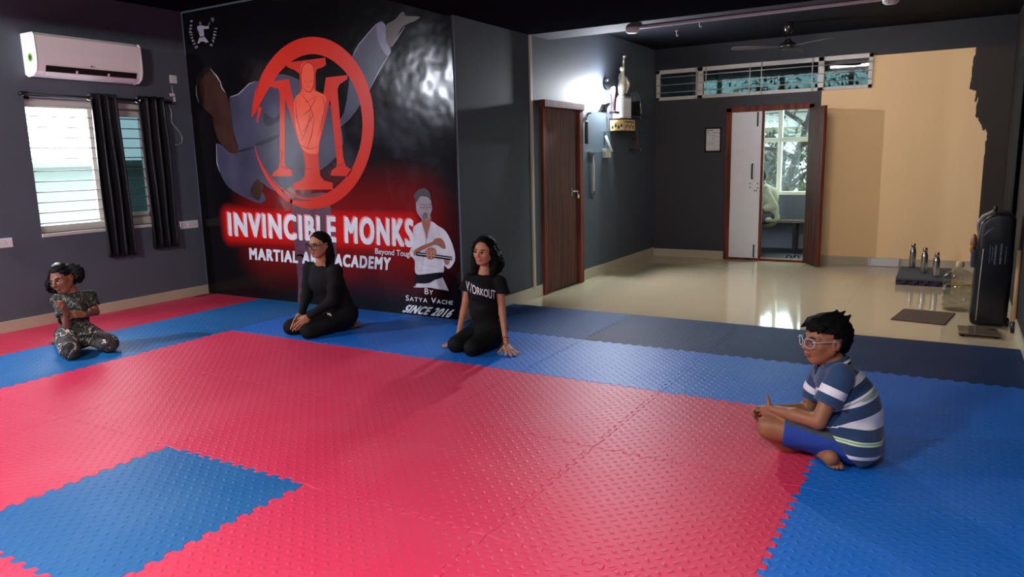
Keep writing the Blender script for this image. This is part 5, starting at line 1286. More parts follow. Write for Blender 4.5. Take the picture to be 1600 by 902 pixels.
# the foot that shows, sole down, toes towards the camera
toe = onz(1305, 733, .012); heel = onz(1300, 714, .02) + P.f * .0; ft_d = unit(toe - heel)
B.cone(anF, heel + V3(0, 0, .012), .03, .026, .015); B.cone(heel + V3(0, 0, .012), toe - ft_d * .035 + V3(0, 0, .014), .027, .027, .015)
sd_ = unit(np.cross(ft_d, V3(0, 0, 1)))
for i, (o, l, r_) in enumerate(((-.026, .03, .0125), (-.009, .036, .0095), (.005, .034, .009), (.017, .029, .0085), (.028, .021, .008))):
    b0 = toe - ft_d * .034 + sd_ * o * 1.0 + V3(0, 0, .008); B.cone(b0, b0 + ft_d * l, r_, r_ * .9, .004)
B.half(lambda P_: .0015 - P_[..., 2])
boy = thing('person', 'person in a navy and white striped polo shirt sitting cross-legged on the mats', 'person', (pelvis[0], pelvis[1], 0))
def headbox(c, h, A): return (c - .62 * h, c + .62 * h)
def body_mesh(name, B, m, t, fine, h=.0075, hf=.003):
    """coarse skin everywhere, finer skin inside the given boxes (head, hands); both follow the same surface"""
    VF = []
    def inside(P_, grow):
        d = np.full(P_.shape[:-1], 9.0)
        for lo, hi in fine:
            lo, hi = np.array(lo) - grow, np.array(hi) + grow; q = np.maximum(lo - P_, P_ - hi).max(-1); d = np.minimum(d, q)
        return d
    VF.append(B.mesh(h, clip=lambda P_: -inside(P_, -.010)))
    for k, (lo, hi) in enumerate(fine): VF.append(B.mesh(hf if k == 0 else hf * .82, box_=(np.array(lo) - 4 * hf, np.array(hi) + 4 * hf)))
    return mesh_of(name, VF, m, t)
def around(*ps, g=.06): ps = np.array(ps); return (ps.min(0) - g, ps.max(0) + g)
body_mesh('body', B, S_b, boy, [headbox(hc, hb, A1), around(J(1170, 650, 0), J(1182, 622, 0), wrN, wrF, g=.05), around(toe, heel, g=.05)])
face_parts(boy, hc, hb, A1, (120, 62, 54), (0.02, 0))
spectacles(boy, hc, hb, A1, (176, 186, 196), .0095, .3)
# hair: cropped, swept forward, a few tufts
Hr = Solid(); w = lambda p: hc + hb * (V3(*p) @ A1)
Hr.ell(w((-.085, 0, .155)), V3(.465, .385, .415) * hb, A1, .02); Hr.ell(w((.14, 0, .37)), V3(.235, .28, .115) * hb, A1, .03)
Hr.ell(w((-.28, 0, -.02)), V3(.25, .30, .30) * hb, A1, .03)
for s in (-1, 1): Hr.cone(w((.06, s * .33, .15)), w((.05, s * .335, -.02)), .05 * hb, .018 * hb, .01)
for k in range(16):
    a = -1.1 + 2.2 * (k % 8) / 7; b = (.30 if k < 8 else .12)
    Hr.cone(w((b - .06 * abs(a), .27 * a, .43 - .10 * a * a)), w((b + .07, .30 * a + .02, .37 - .12 * a * a)), .055 * hb, .022 * hb, .01)
for p0, p1 in (((-.28, .05, .50), (-.36, .09, .60)), ((-.2, .0, .52), (-.24, .0, .61)), ((-.36, .1, .44), (-.46, .12, .52))): Hr.cone(w(p0), w(p1), .06 * hb, .012 * hb, .012)
Fd = A1[0]; 
def face_cut(P_):
    q = (P_ - hc) @ A1.T / hb       # head coordinates
    F_, S__, U__ = q[..., 0], q[..., 1], q[..., 2]
    front = np.minimum(F_ - (.02 + .0 * U__), .22 + .16 * np.clip(np.abs(S__) - .2, 0, 1) * 0 - U__)     # inside the face window when positive
    ear = np.minimum(np.minimum(F_ + .17, .10 - U__), .42 - 0 * U__)
    low = np.maximum(-.36 - U__, np.minimum(F_ + .22, -.02 - U__) )
    return np.maximum(np.maximum(front, np.minimum(ear, np.abs(S__) - .30)), low) * hb
Hr.half(face_cut)
mesh_of('hair', [Hr.mesh(.004, disp=folds(.004, 90))], m_hair, boy)
# polo shirt with stripes following the back
def stripe_mat(name, base, bands):
    m = mat(name, base, .85, sheen=.2, bump=.15, bscale=300); nt, b = nodes_of(m)
    at = nt.nodes.new('ShaderNodeAttribute'); at.attribute_name = 'stripe'
    cr_ = nt.nodes.new('ShaderNodeValToRGB'); cr_.color_ramp.interpolation = 'CONSTANT'; r = cr_.color_ramp
    r.elements[0].position = 0; r.elements[0].color = rgb(base); r.elements.remove(r.elements[1])
    for a, c, colr in bands:
        e = r.elements.new(a); e.color = rgb(colr); e = r.elements.new(c); e.color = rgb(base)
    nt.links.new(at.outputs['Fac'], cr_.inputs[0]); nt.links.new(cr_.outputs[0], b.inputs['Base Color']); return m
NAVY = (30, 58, 96); WH = (216, 214, 226); GRN = (196, 218, 178)
m_polo = stripe_mat('striped_polo_cloth', NAVY, [(.055, .10, WH), (.215, .235, GRN), (.235, .248, (120, 140, 120)), (.248, .265, GRN), (.375, .455, WH), (.60, .622, WH), (.622, .638, (140, 160, 150)), (.638, .662, WH), (.775, .86, WH)])
T = Solid()
sp_ = [J(1334, 690, .0), J(1336, 668, .0), J(1338, 646, 0), J(1328, 622, .0), J(1315, 602, .0), J(1305, 584, 0)]
T.chain(sp_, [.100, .104, .102, .098, .092, .060], .05)
T.ell(J(1338, 690, .0), V3(.118, .185, .088), np.stack([P.r, P.f, V3(0, 0, 1)]), .05)
T.ell(J(1332, 632, .0), V3(.105, .155, .13), np.stack([P.r, P.f, V3(0, 0, 1)]), .05)
T.ell(J(1308, 603, .0), V3(.09, .15, .09), np.stack([P.r, P.f, V3(0, 0, 1)]), .05)
T.cone(J(1302, 645, 0), J(1308, 684, 0), .08, .085, .05); T.cone(J(1318, 690, -.10), J(1345, 690, -.09), .085, .085, .04)
T.cone(shN + V3(0, 0, .004), shF + V3(0, 0, .004), .056, .056, .04)
hemN = shN + (elN - shN) * .62; hemF = shF + (elF - shF) * .62
T.cone(J(1304, 672, -.09), J(1326, 692, -.10), .108, .118, .03).cone(J(1300, 668, -.06), J(1306, 680, -.02), .10, .11, .03)
T.plane(J(1306, 690, -.2), -P.r * .77 - V3(0, 0, .64), .0)
T2 = Solid(); T2.cone(shN, hemN + (hemN - shN) * .25, .062, .062, .02).plane(hemN, elN - shN)
T3 = Solid(); T3.cone(shF, hemF + (hemF - shF) * .25, .06, .06, .02).plane(hemF, elF - shF)
T.plane(neck0 + (hc - neck0) * .16 + V3(0, 0, .0), (hc - neck0))
T.half(lambda P_: .004 - P_[..., 2])
zt0, zt1 = 0.0, 1.0
def stripe_body(V):
    P0 = np.array(sp_); seg = np.linalg.norm(np.diff(P0, axis=0), axis=1); cum = np.concatenate([[0], np.cumsum(seg)]); best = np.full(len(V), 9.0); out = np.zeros(len(V))
    # hoops: along the bent spine, drooping towards the front
    for i in range(len(P0) - 1):
        ba = P0[i + 1] - P0[i]; t = ((V - P0[i]) @ ba) / (ba @ ba); tt = np.clip(t, 0 if i else -1.5, 1 if i < len(P0) - 2 else 2)
        d = np.linalg.norm(V - (P0[i] + tt[:, None] * ba), axis=1); m = d < best; best[m] = d[m]; out[m] = (cum[i] + tt[m] * seg[i]) / cum[-1]
    back = (V - np.array(J(1320, 640, 0))) @ P.r
    return np.clip(.07 + out * .86 + .35 * np.clip(-back - .02, -.3, .3) * 0 + .25 * (back), 0.001, .999)
mesh_of('polo_shirt', [T.mesh(.0055, disp=folds(.004, 28))], m_polo, boy, {'stripe': stripe_body})
def stripe_sleeve(sh, hem):
    L_ = np.linalg.norm(hem - sh); return lambda V: np.clip(1 - ((V - sh) @ unit(hem - sh)) / L_, .001, .999)
m_sleeve = stripe_mat('striped_sleeve_cloth', NAVY, [(.05, .055, (70, 100, 140)), (.30, .56, WH)])
mesh_of('sleeve', [T2.mesh(.005, disp=folds(.0025, 40))], m_sleeve, boy, {'stripe': stripe_sleeve(shN, hemN)})
mesh_of('sleeve', [T3.mesh(.005, disp=folds(.0025, 40))], m_sleeve, boy, {'stripe': stripe_sleeve(shF, hemF)})
# collar: a band round the neck with two folded points
ctr = neck0 + (hc - neck0) * .10; ax = unit(hc - neck0); fr_ = unit(A1[0] - (A1[0] @ ax) * ax); lf_ = np.cross(ax, fr_)
m_collar = mat('navy_collar_cloth', NAVY, .85); m_trim = mat('white_green_trim', (206, 216, 196), .85)
bm = bmesh.new(); N = 40; rows = []
for k in range(N + 1):
    a = math.radians(28 + (360 - 56) * k / N); e = abs(k / N - .5) * 2
    dr = fr_ * math.cos(a) + lf_ * math.sin(a)
    p0 = ctr + dr * .062 + ax * .028; p1 = ctr + dr * .069 + ax * .031; p2 = ctr + dr * (.082 + .012 * e ** 6) - ax * (.006 + .024 * e ** 5); p3 = ctr + dr * .066 - ax * .01
    rows.append([bm.verts.new(q) for q in (p0, p1, p2, p3)])
for a, c in zip(rows, rows[1:]):
    for i in range(4): bm.faces.new((a[i], c[i], c[(i + 1) % 4], a[(i + 1) % 4]))
bm.faces.new(rows[0]); bm.faces.new(rows[-1][::-1]); bmesh.ops.recalc_face_normals(bm, faces=bm.faces[:])
obj('collar', bm, m_collar, boy, True)
bm = bmesh.new(); rows = []
for k in range(N + 1):
    a = math.radians(28 + (360 - 56) * k / N); e = abs(k / N - .5) * 2; dr = fr_ * math.cos(a) + lf_ * math.sin(a)
    q1 = ctr + dr * .069 + ax * .031; q2 = ctr + dr * (.082 + .012 * e ** 6) - ax * (.006 + .024 * e ** 5); up = dr * .004 + ax * .0025
    rows.append([bm.verts.new(q1 + (q2 - q1) * t_ + up) for t_ in (.5, .78)])
for a, c in zip(rows, rows[1:]): bm.faces.new((a[0], c[0], c[1], a[1]))
obj('collar_stripe', bm, m_trim, boy, True)
# shorts
K = Solid()
cutN = knN + (hipN - knN) * .20; cutF = knF + (hipF - knF) * .20
K.cone(hipN, cutN, .10, .078, .03); K.cone(hipF, cutF, .098, .075, .03); K.ell(pelvis, V3(.12, .17, .10), np.stack([P.r, P.f, V3(0, 0, 1)]), .04)
K.half(lambda P_: .003 - P_[..., 2])
K.half(lambda P_: np.minimum((P_ - cutN) @ unit(knN - hipN), -(P_ - cutN) @ P.f + .12)); K.half(lambda P_: np.minimum((P_ - cutF) @ unit(knF - hipF), (P_ - cutF) @ P.f + .12))
m_shorts = mat('grey_and_blue_shorts', (38, 48, 60), .8); nt, b_ = nodes_of(m_shorts)
at = nt.nodes.new('ShaderNodeAttribute'); at.attribute_name = 'panel'; cr_ = nt.nodes.new('ShaderNodeValToRGB'); cr_.color_ramp.interpolation = 'CONSTANT'
cr_.color_ramp.elements[0].color = rgb((24, 56, 142)); cr_.color_ramp.elements[1].position = .5; cr_.color_ramp.elements[1].color = rgb((52, 62, 70)); nt.links.new(at.outputs['Fac'], cr_.inputs[0]); nt.links.new(cr_.outputs[0], b_.inputs['Base Color'])
thd = unit(hipN - knN); thl = np.linalg.norm(hipN - knN); upN = unit(V3(0, 0, 1) - thd * thd[2])
mesh_of('shorts', [K.mesh(.0055, disp=folds(.003, 35))], m_shorts, boy, {'panel': lambda V: np.clip(.5 + 6 * (((V - knN) @ upN) - (.062 - .16 * ((V - knN) @ thd - .1 * thl))), 0, 1)})
# =============================================== shared pieces for the kneeling figures
def cap_hair(H, w, h, A, puff=.04):
    H.ell(w((-.085, 0, .14)), V3(.445 + puff, .36 + puff, .385 + puff) * h, A, .02 * 1)
    H.ell(w((-.25, 0, -.03)), V3(.26, .30, .33) * h, A, .03)
def face_window(hc, h, A, top=.27, f0=.08, drop=.45, ear=True, neck=-.40):
    def g(P_):
        q = (P_ - hc) @ A.T / h; F_, S_, U_ = q[..., 0], q[..., 1], q[..., 2]
        line = top - 1.4 * np.clip(np.abs(S_) - .03, 0, 1) ** 1.6        # centre parting: hairline falls to the sides
        front = np.minimum(F_ - f0, line - U_)
        e = np.minimum(np.minimum(F_ + .15, .08 - U_), np.abs(S_) - .31) if ear else np.full(F_.shape, -1.0)
        return np.maximum(front, e) * h
    return g
def parted(S_, w):
    return None
def torso_top(T, P, sp, rad, bw, sh1, sh2, rs):
    T.chain(sp, rad, .05)
    T.cone(sh1, sh2, rs, rs, .05)
def kneel_body(B, pel, hip1, hip2, kn1, kn2, an1, an2, rt=.078, rk=.052, ra=.032):
    for hp, kn, an in ((hip1, kn1, an1), (hip2, kn2, an2)):
        B.chain([hp, kn], [rt, rk], .02); B.chain([kn, kn * .45 + an * .55 + V3(0, 0, .006), an], [rk, rk * .92, ra], .02)
def foot_prims(B, an, d, L=.2, r=.028):
    """foot lying sole up behind the seat, toes along d"""
    d = unit(d); s = unit(np.cross(d, V3(0, 0, 1)))
    B.cone(an, an + d * L * .45 + V3(0, 0, -.004), r * 1.1, r, .012)
    for i in range(5):
        o = (i - 2) * .014; b = an + d * (L * .45) + s * o + V3(0, 0, -.006); B.cone(b, b + d * L * (.26 - .025 * abs(i - 1)), r * .42, r * .34, .004)
FLOORCUT = lambda P_: .0015 - P_[..., 2]
m_blk = mat('black_jersey', (11, 11, 13), .85, spec=.25, bump=.12, bscale=160); m_blk2 = mat('black_leggings', (8, 8, 10), .8, spec=.25)

# =============================================== woman in black with dark spectacles, centre
P = Figure(512, 521, 0.0); J = P.J
S_w = skin_mat('tan_skin', (158, 108, 82)); hw = .213; A2 = P.axes(47, 2, 0); hc = J(498.5, 382.5, -.02)
wm = thing('person', 'person in long sleeved black clothes and dark spectacles kneeling before the banner lettering', 'person', (P.g[0], P.g[1], 0))
AB = P.axes(46); Fb, Sb = AB[0], AB[1]
pel = onz(531, 485, .185); P.D = pel @ P.f
neck = J(503.5, 416, -.02); chest = J(513, 440, .0); waist = J(523, 466, .0)
shN, shF = neck + Sb * .155 - V3(0, 0, .035), neck - Sb * .155 - V3(0, 0, .03)
elN, wrN = J(519, 472, -.19), J(482, 495, -.20); elF, wrF = J(479, 463, .04), J(471, 491, -.08)
hipN, hipF = pel + Sb * .085 - V3(0, 0, .02), pel - Sb * .085 - V3(0, 0, .02)
knN, knF = onz(482, 517, .066), onz(456, 511, .066)
anN, anF = onz(541, 506, .05), onz(535, 500, .05)
B = Solid(); head_prims(B, hc, hw, A2)
B.cone(neck + V3(0, 0, .0), hc + hw * (V3(-.13, 0, -.2) @ A2), .048, .045, .02)
B.chain([pel, waist, chest, neck], [.10, .085, .09, .05], .05); B.cone(shN, shF, .042, .042, .03)
B.chain([shN, elN, wrN], [.04, .034, .022], .012); B.chain([shF, elF, wrF], [.04, .034, .022], .012)
kneel_body(B, pel, hipN, hipF, knN, knF, anN, anF)
foot_prims(B, anN + V3(0, 0, -.02), P.r * .9 + P.f * .5); foot_prims(B, anF + V3(0, 0, -.02), P.r * .9 + P.f * .5)
hd = onz(459, 520, .11) - wrN
hand_prims(B, wrN, J(462, 516, -.20) - J(480, 497, -.2), -Sb * .7 - V3(0, 0, .5) + P.f * .5, -P.r * .3 + V3(0, 0, 1), .165, (.12, .15, .2, .25), .05, (.35, .6))
hand_prims(B, wrF, J(461, 515, -.10) - J(472, 493, -.08), -P.f * .8 - V3(0, 0, .4), V3(0, 0, 1) - P.r * .4, .165, (.15, .18, .2, .25), .05, (.3, .5))
B.half(FLOORCUT)
body_mesh('body', B, S_w, wm, [headbox(hc, hw, A2), around(wrN, wrF, J(458, 522, -.2), J(462, 512, -.06), g=.05)], h=.009, hf=.0034)
face_parts(wm, hc, hw, A2, (132, 74, 66), (.0, .0), .9); spectacles(wm, hc, hw, A2, (30, 20, 20), .011, wl=.135, hl=.115)
H = Solid(); w = lambda p: hc + hw * (V3(*p) @ A2); cap_hair(H, w, hw, A2, .012)
H.chain([w((-.30, .10, .0)), w((-.34, .18, -.25)), w((-.26, .30, -.50)), w((-.14, .36, -.78)), w((.02, .40, -1.05))], [.17 * hw, .16 * hw, .15 * hw, .15 * hw, .08 * hw], .03)
H.half(face_window(hc, hw, A2, .36, .10)); mesh_of('hair', [H.mesh(.0042, disp=folds(.003, 110))], m_hair, wm)
T = Solid(); torso_top(T, P, [pel - V3(0, 0, .03), waist, chest, neck - V3(0, 0, .03)], [.15, .125, .118, .07], 0, shN - V3(0, 0, .005), shF - V3(0, 0, .005), .056)
T.ell(chest + Fb * .03, V3(.115, .15, .12), np.stack([Fb, Sb, V3(0, 0, 1)]), .05)
T.chain([shN, elN, wrN + (elN - wrN) * .06], [.058, .05, .032], .02); T.chain([shF, elF, wrF + (elF - wrF) * .06], [.058, .048, .032], .02)
ndir = unit(hc + hw * (V3(-.13, 0, -.2) @ A2) - neck); T.half(lambda P_: np.minimum((P_ - (neck + ndir * .012)) @ unit(ndir - Fb * .45), .12 - np.linalg.norm(P_ - neck, axis=-1)))
T.half(FLOORCUT); mesh_of('long_sleeved_top', [T.mesh(.0065, disp=folds(.005, 22))], m_blk, wm)
K = Solid(); K.ell(pel - V3(0, 0, .02), V3(.13, .165, .12), np.stack([Fb, Sb, V3(0, 0, 1)]), .05)
for hp, kn, an in ((hipN, knN, anN), (hipF, knF, anF)):
    K.chain([hp, kn], [.098, .068], .03); K.chain([kn, an + (kn - an) * .12], [.066, .05], .03)
K.half(FLOORCUT); mesh_of('trousers', [K.mesh(.0065, disp=folds(.004, 24))], m_blk2, wm)
lg = J(515.5, 490.5, -.33); 
def stick_on(o, pts, front, name, m, parent, off=.003):
    """flat outline points (3D) dropped along front on to the surface of o"""
    bv = bvhtree.BVHTree.FromPolygons([v.co for v in o.data.vertices], [list(p.vertices) for p in o.data.polygons]); out = []
    for p in pts:
        hit = bv.ray_cast(Vector(p) - Vector(front) * .6, Vector(front)); out.append(hit[0] - Vector(front) * off if hit[0] is not None else Vector(p))
    return out
trs = [o for o in wm.children if o.name.startswith('trousers')][0]
tpp = [o for o in wm.children if o.name.startswith('long_sleeved')][0]
dcl = unit(J(514, 491, 0) - CAM); bm = bmesh.new()
for tri in ([(510.5, 489), (512, 488.6), (513.5, 492), (512.2, 492.6)], [(512.5, 490), (515.5, 489.2), (517, 493.6), (514.6, 493)], [(515, 491.5), (517.6, 491), (518, 494), (516.2, 494.4)]):
    q = stick_on(trs, [J(u, v, -.15) for u, v in tri], dcl, '', None, None, .006); bm.faces.new([bm.verts.new(p) for p in q])
obj('printed_logo', bm, mat('white_print', (200, 200, 204), .6), wm)

# =============================================== girl with long hair, leaning on her hands
P = Figure(748, 545, 0.0); J = P.J
S_g = skin_mat('light_brown_skin', (176, 122, 94)); hg = .207; A3 = P.axes(31, 1, 4); hc = J(756.5, 392.5, -.01)
gl = thing('person', 'person with loose black hair in a printed black t-shirt kneeling, hands on mat', 'person', (P.g[0], P.g[1], 0))
AB = P.axes(30); Fb, Sb = AB[0], AB[1]
pel = onz(763, 511, .165); P.D = pel @ P.f
neck = J(757.5, 430, .0); chest = J(757, 454, -.01); waist = J(757, 484, .0)
shN, shF = neck + Sb * .128 - V3(0, 0, .045), neck - Sb * .128 - V3(0, 0, .036)
hn = onz(791, 547, .022); hf_ = onz(706, 537, .02)
elN = J(785, 490, -.10); wrN = hn + V3(0, 0, .055) + P.f * .01; elF = J(724, 489, .08); wrF = hf_ + V3(0, 0, .05) + P.r * .05
hipN, hipF = pel + Sb * .075 - V3(0, 0, .02), pel - Sb * .075 - V3(0, 0, .02)
knN, knF = onz(738, 544, .06), onz(713, 538, .06)
anN, anF = onz(780, 533, .045), onz(768, 528, .045)
B = Solid(); head_prims(B, hc, hg, A3)
B.cone(neck - V3(0, 0, .01), hc + hg * (V3(-.13, 0, -.2) @ A3), .041, .039, .02)
B.chain([pel, waist, chest, neck], [.09, .075, .08, .042], .05); B.cone(shN, shF, .036, .036, .03)
B.chain([shN, elN, wrN], [.035, .028, .019], .01); B.chain([shF, elF, wrF], [.035, .028, .019], .01)
kneel_body(B, pel, hipN, hipF, knN, knF, anN, anF, .07, .047, .03)
hdir = unit(-P.f * .75 + P.r * .25)
hand_prims(B, wrN - V3(0, 0, .022), unit(hdir - V3(0, 0, .35)), -V3(0, 0, 1) - hdir * .3, -P.r, .165, (-.06, -.06, -.06, -.06), .34, (.75, .25))
hand_prims(B, wrF - V3(0, 0, .022), unit(-P.r * .9 - P.f * .2 - V3(0, 0, .35)), -V3(0, 0, 1), -P.f, .16, (-.05, -.05, -.05, -.05), .16, (.6, .25))
foot_prims(B, anN + V3(0, 0, -.018), P.r * .5 + P.f, .18, .025); foot_prims(B, anF + V3(0, 0, -.018), P.r * .5 + P.f, .18, .025)
B.half(FLOORCUT)
body_mesh('body', B, S_g, gl, [headbox(hc, hg, A3), around(hn, hn + hdir * .12, wrN, g=.06)], h=.008, hf=.0032)
face_parts(gl, hc, hg, A3, (168, 96, 84), (-.012, .004))
H = Solid(); w = lambda p: hc + hg * (V3(*p) @ A3); cap_hair(H, w, hg, A3, .055)
for s, e in ((1, 1.0), (-1, .9)):
    H.chain([w((.14, s * .29, .26)), w((.02, s * .37, .04)), w((-.12, s * .40, -.25)), w((-.10, s * .40, -.55)), w((-.02, s * .38, -.82))], [.08 * hg, .12 * hg, .17 * hg, .19 * hg, .14 * hg], .02)
H.chain([w((-.3, .1, .0)), w((-.40, .22, -.25)), w((-.36, .36, -.5)), w((-.25, .44, -.66))], [.27 * hg, .28 * hg, .26 * hg, .16 * hg], .03)
H.chain([w((-.3, -.12, -.1)), w((-.30, -.25, -.45)), w((-.12, -.42, -.80))], [.24 * hg, .20 * hg, .13 * hg], .03)
H.half(face_window(hc, hg, A3, .39, .16, ear=False)); mesh_of('hair', [H.mesh(.0042, disp=folds(.003, 110))], m_hair, gl)
T = Solid(); torso_top(T, P, [pel + V3(0, 0, .0), waist, chest, neck - V3(0, 0, .035)], [.12, .105, .105, .06], 0, shN - V3(0, 0, .004), shF - V3(0, 0, .004), .045)
T.ell(chest + Fb * .025, V3(.095, .125, .10), np.stack([Fb, Sb, V3(0, 0, 1)]), .04)
hm1 = shN + (elN - shN) * .34; hm2 = shF + (elF - shF) * .34
for sh, hm, outw in ((shN, hm1, Sb), (shF, hm2, -Sb)):
    T.cone(sh + outw * .006, hm + outw * .02, .047, .057, .03)
T.half(lambda P_: np.minimum((P_ - hm1) @ unit(elN - shN - Sb * .03), (P_ - (shN + Sb * .0)) @ Sb - .0 + .02) - .004); T.half(lambda P_: np.minimum((P_ - hm2) @ unit(elF - shF + Sb * .03), -(P_ - shF) @ Sb + .02) - .004)
ndir = unit(hc + hg * (V3(-.13, 0, -.2) @ A3) - neck); T.half(lambda P_: np.minimum((P_ - (neck + ndir * .0)) @ unit(ndir - Fb * .4), .11 - np.linalg.norm(P_ - neck, axis=-1)))
T.half(FLOORCUT); sh_o = mesh_of('t_shirt', [T.mesh(.0055, disp=folds(.004, 26))], m_blk, gl)
K = Solid(); K.ell(pel - V3(0, 0, .02), V3(.115, .145, .11), np.stack([Fb, Sb, V3(0, 0, 1)]), .05)
for hp, kn, an in ((hipN, knN, anN), (hipF, knF, anF)):
    K.chain([hp, kn], [.088, .062], .03); K.chain([kn, an + (kn - an) * .1], [.06, .044], .03)
K.half(FLOORCUT); mesh_of('leggings', [K.mesh(.0065, disp=folds(.003, 26))], m_blk2, gl)
# lettering across the chest
v, f, sz = text_mesh('WORKOUT', .02, 1.0); pts = []
c0 = J(728, 449.5, -.1); c1 = J(774, 460, -.1); hgt = .062
for a, b in v: pts.append(c0 + (c1 - c0) * a + V3(0, 0, 1) * (b - .5) * hgt * (1.0 + .15 * math.sin(9 * a)))
q = stick_on(sh_o, pts, P.f, '', None, None, .005); q = [np.array(z_) - P.f * .0002 * (i // (len(q) // 5)) for i, z_ in enumerate(q)]
me = bpy.data.meshes.new('printed_lettering'); me.from_pydata([tuple(p) for p in q], [], f); link('printed_lettering', me, mat('grey_white_print', (196, 196, 202), .7, noise=.25, nscale=60), gl)
# band on the wrist
bd = unit(elN - wrN); bc = wrN + bd * .035; u_, w_ = frame_of(bd); u_ = np.array(u_); w_ = np.array(w_)
bm = bmesh.new(); tube(bm, [bc + (u_ * math.cos(t_) + w_ * math.sin(t_)) * .024 for t_ in np.linspace(0, 2 * PI, 24, endpoint=False)], .007, 8, closed=True)
wb = obj('wrist_band', bm, mat('dark_red_band', (70, 18, 22), .5), gl, True)
bm = bmesh.new(); bmesh.ops.create_uvsphere(bm, u_segments=14, v_segments=8, radius=1, matrix=Matrix.Translation(Vector(bc - P.f * .027)) @ Matrix.Rotation(math.atan2(P.f[1], P.f[0]), 4, 'Z') @ Matrix.Diagonal((.006, .018, .010, 1))); obj('band_face', bm, mat('coral_band_face', (240, 110, 88), .4), wb, True)

# =============================================== small girl in camouflage print, left
P = Figure(132, 546, 0.0); J = P.J
S_c = skin_mat('deep_brown_skin', (118, 74, 56)); hk = .222; A4 = P.axes(40, 6, -17); hc = J(97.5, 436.5, -.05)
kid = thing('person', 'person in dark camouflage print clothes kneeling by the window wall and looking aside', 'person', (P.g[0], P.g[1], 0))
AB = P.axes(-8); Fb, Sb = AB[0], AB[1]
pel = onz(120, 522, .14); P.D = pel @ P.f
neck = J(113, 460, -.03); chest = J(116, 480, -.02); waist = J(119, 502, .0)
shR, shL = J(139.5, 464, -.02), J(92.5, 468, -.04)          # R: viewer's right
elR, wrR = J(149.5, 488, -.05), J(132, 492, -.20); elL, wrL = J(105.5, 508, -.14), J(104, 491, -.24)
hipR, hipL = J(135, 521, -.02), J(104, 523, -.02)
knR, knL = onz(170, 537, .072), onz(109.5, 548, .072)
anR, anL = onz(158, 529, .045), onz(92, 531, .045)
B = Solid(); head_prims(B, hc, hk, A4)
B.cone(neck - V3(0, 0, .01), hc + hk * (V3(-.13, 0, -.2) @ A4), .042, .040, .02)
B.chain([pel, waist, chest, neck], [.09, .08, .08, .042], .05); B.cone(shR, shL, .036, .036, .03)
B.chain([shR, elR, wrR], [.036, .029, .02], .01); B.chain([shL, elL, wrL], [.036, .03, .02], .01)
for hp, kn, an in ((hipR, knR, anR), (hipL, knL, anL)): B.chain([hp, kn], [.07, .056], .02); B.chain([kn, an], [.054, .032], .02)
hand_prims(B, wrR, J(119, 491, -.22) - wrR, P.f * .6 - V3(0, 0, .5), V3(0, 0, 1), .145, (.4, .45, .5, .5), .05, (.3, .9))
hand_prims(B, wrL, J(97, 475, -.27) - wrL, -P.r * .6 + P.f * .5 + V3(0, 0, -.1), P.f * .3 + P.r * .8, .15, (.55, .6, .62, .66), .05, (.3, 1.0))
foot_prims(B, anR + V3(0, 0, -.018), P.f + P.r * .5, .17, .024); foot_prims(B, anL + V3(0, 0, -.018), P.f - P.r * .4, .17, .024)
B.half(FLOORCUT)
body_mesh('body', B, S_c, kid, [headbox(hc, hk, A4), around(wrR, wrL, J(98, 476, -.27), J(119, 491, -.22), g=.05)], h=.009, hf=.0034)
face_parts(kid, hc, hk, A4, (112, 56, 50), (-.018, .004))
H = Solid(); w = lambda p: hc + hk * (V3(*p) @ A4); cap_hair(H, w, hk, A4, .03)
H.chain([w((-.22, .36, .16)), w((-.24, .50, .04)), w((-.20, .48, -.12)), w((-.22, .42, -.24))], [.15 * hk, .19 * hk, .17 * hk, .09 * hk], .02)
H.cone(w((-.25, .40, .28)), w((-.3, .54, .20)), .13 * hk, .10 * hk, .02)
H.chain([w((.0, -.36, .16)), w((.02, -.52, -.02)), w((.06, -.52, -.2)), w((.10, -.46, -.33))], [.13 * hk, .17 * hk, .16 * hk, .09 * hk], .02)
fw_ = face_window(hc, hk, A4, .32, .16, ear=False)
def ear_hole(P_):
    q = (P_ - hc) @ A4.T / hk; return np.minimum(np.minimum(np.minimum(q[..., 0] + .14, .10 - q[..., 1] * 0 - q[..., 2]), q[..., 1] - .29), .44 - q[..., 1]) * hk
H.half(lambda P_: np.maximum(fw_(P_), ear_hole(P_))); mesh_of('hair', [H.mesh(.0045, disp=folds(.007, 90))], m_hair, kid)
obj('hair_clip', tubem([w((.02, -.12, .545)), w((.0, .04, .565)), w((-.02, .2, .535))], [.010, .014, .010], 8), mat('silver_clip', (170, 170, 174), .35, metal=.5), kid, True)
def camo(name, cols, scale, sharp=True):
    m = mat(name, cols[0], .85); nt, b = nodes_of(m); tc = nt.nodes.new('ShaderNodeTexCoord'); n = nt.nodes.new('ShaderNodeTexNoise'); n.inputs['Scale'].default_value = scale; n.inputs['Detail'].default_value = 2.5; n.inputs['Distortion'].default_value = 1.6
    cr_ = nt.nodes.new('ShaderNodeValToRGB'); cr_.color_ramp.interpolation = 'CONSTANT'; r = cr_.color_ramp; r.elements[0].color = rgb(cols[0]); r.elements[1].position = cols[1][0]; r.elements[1].color = rgb(cols[1][1])
    for p_, c_ in cols[2:]: e = r.elements.new(p_); e.color = rgb(c_)
    nt.links.new(tc.outputs['Object'], n.inputs['Vector']); nt.links.new(n.outputs['Fac'], cr_.inputs[0]); nt.links.new(cr_.outputs[0], b.inputs['Base Color']); return m
m_top = camo('dark_camouflage_top', [(20, 22, 22), (.44, (52, 60, 50)), (.50, (14, 16, 16)), (.57, (120, 122, 114)), (.61, (26, 30, 28)), (.68, (176, 176, 170)), (.72, (20, 22, 22))], 19)
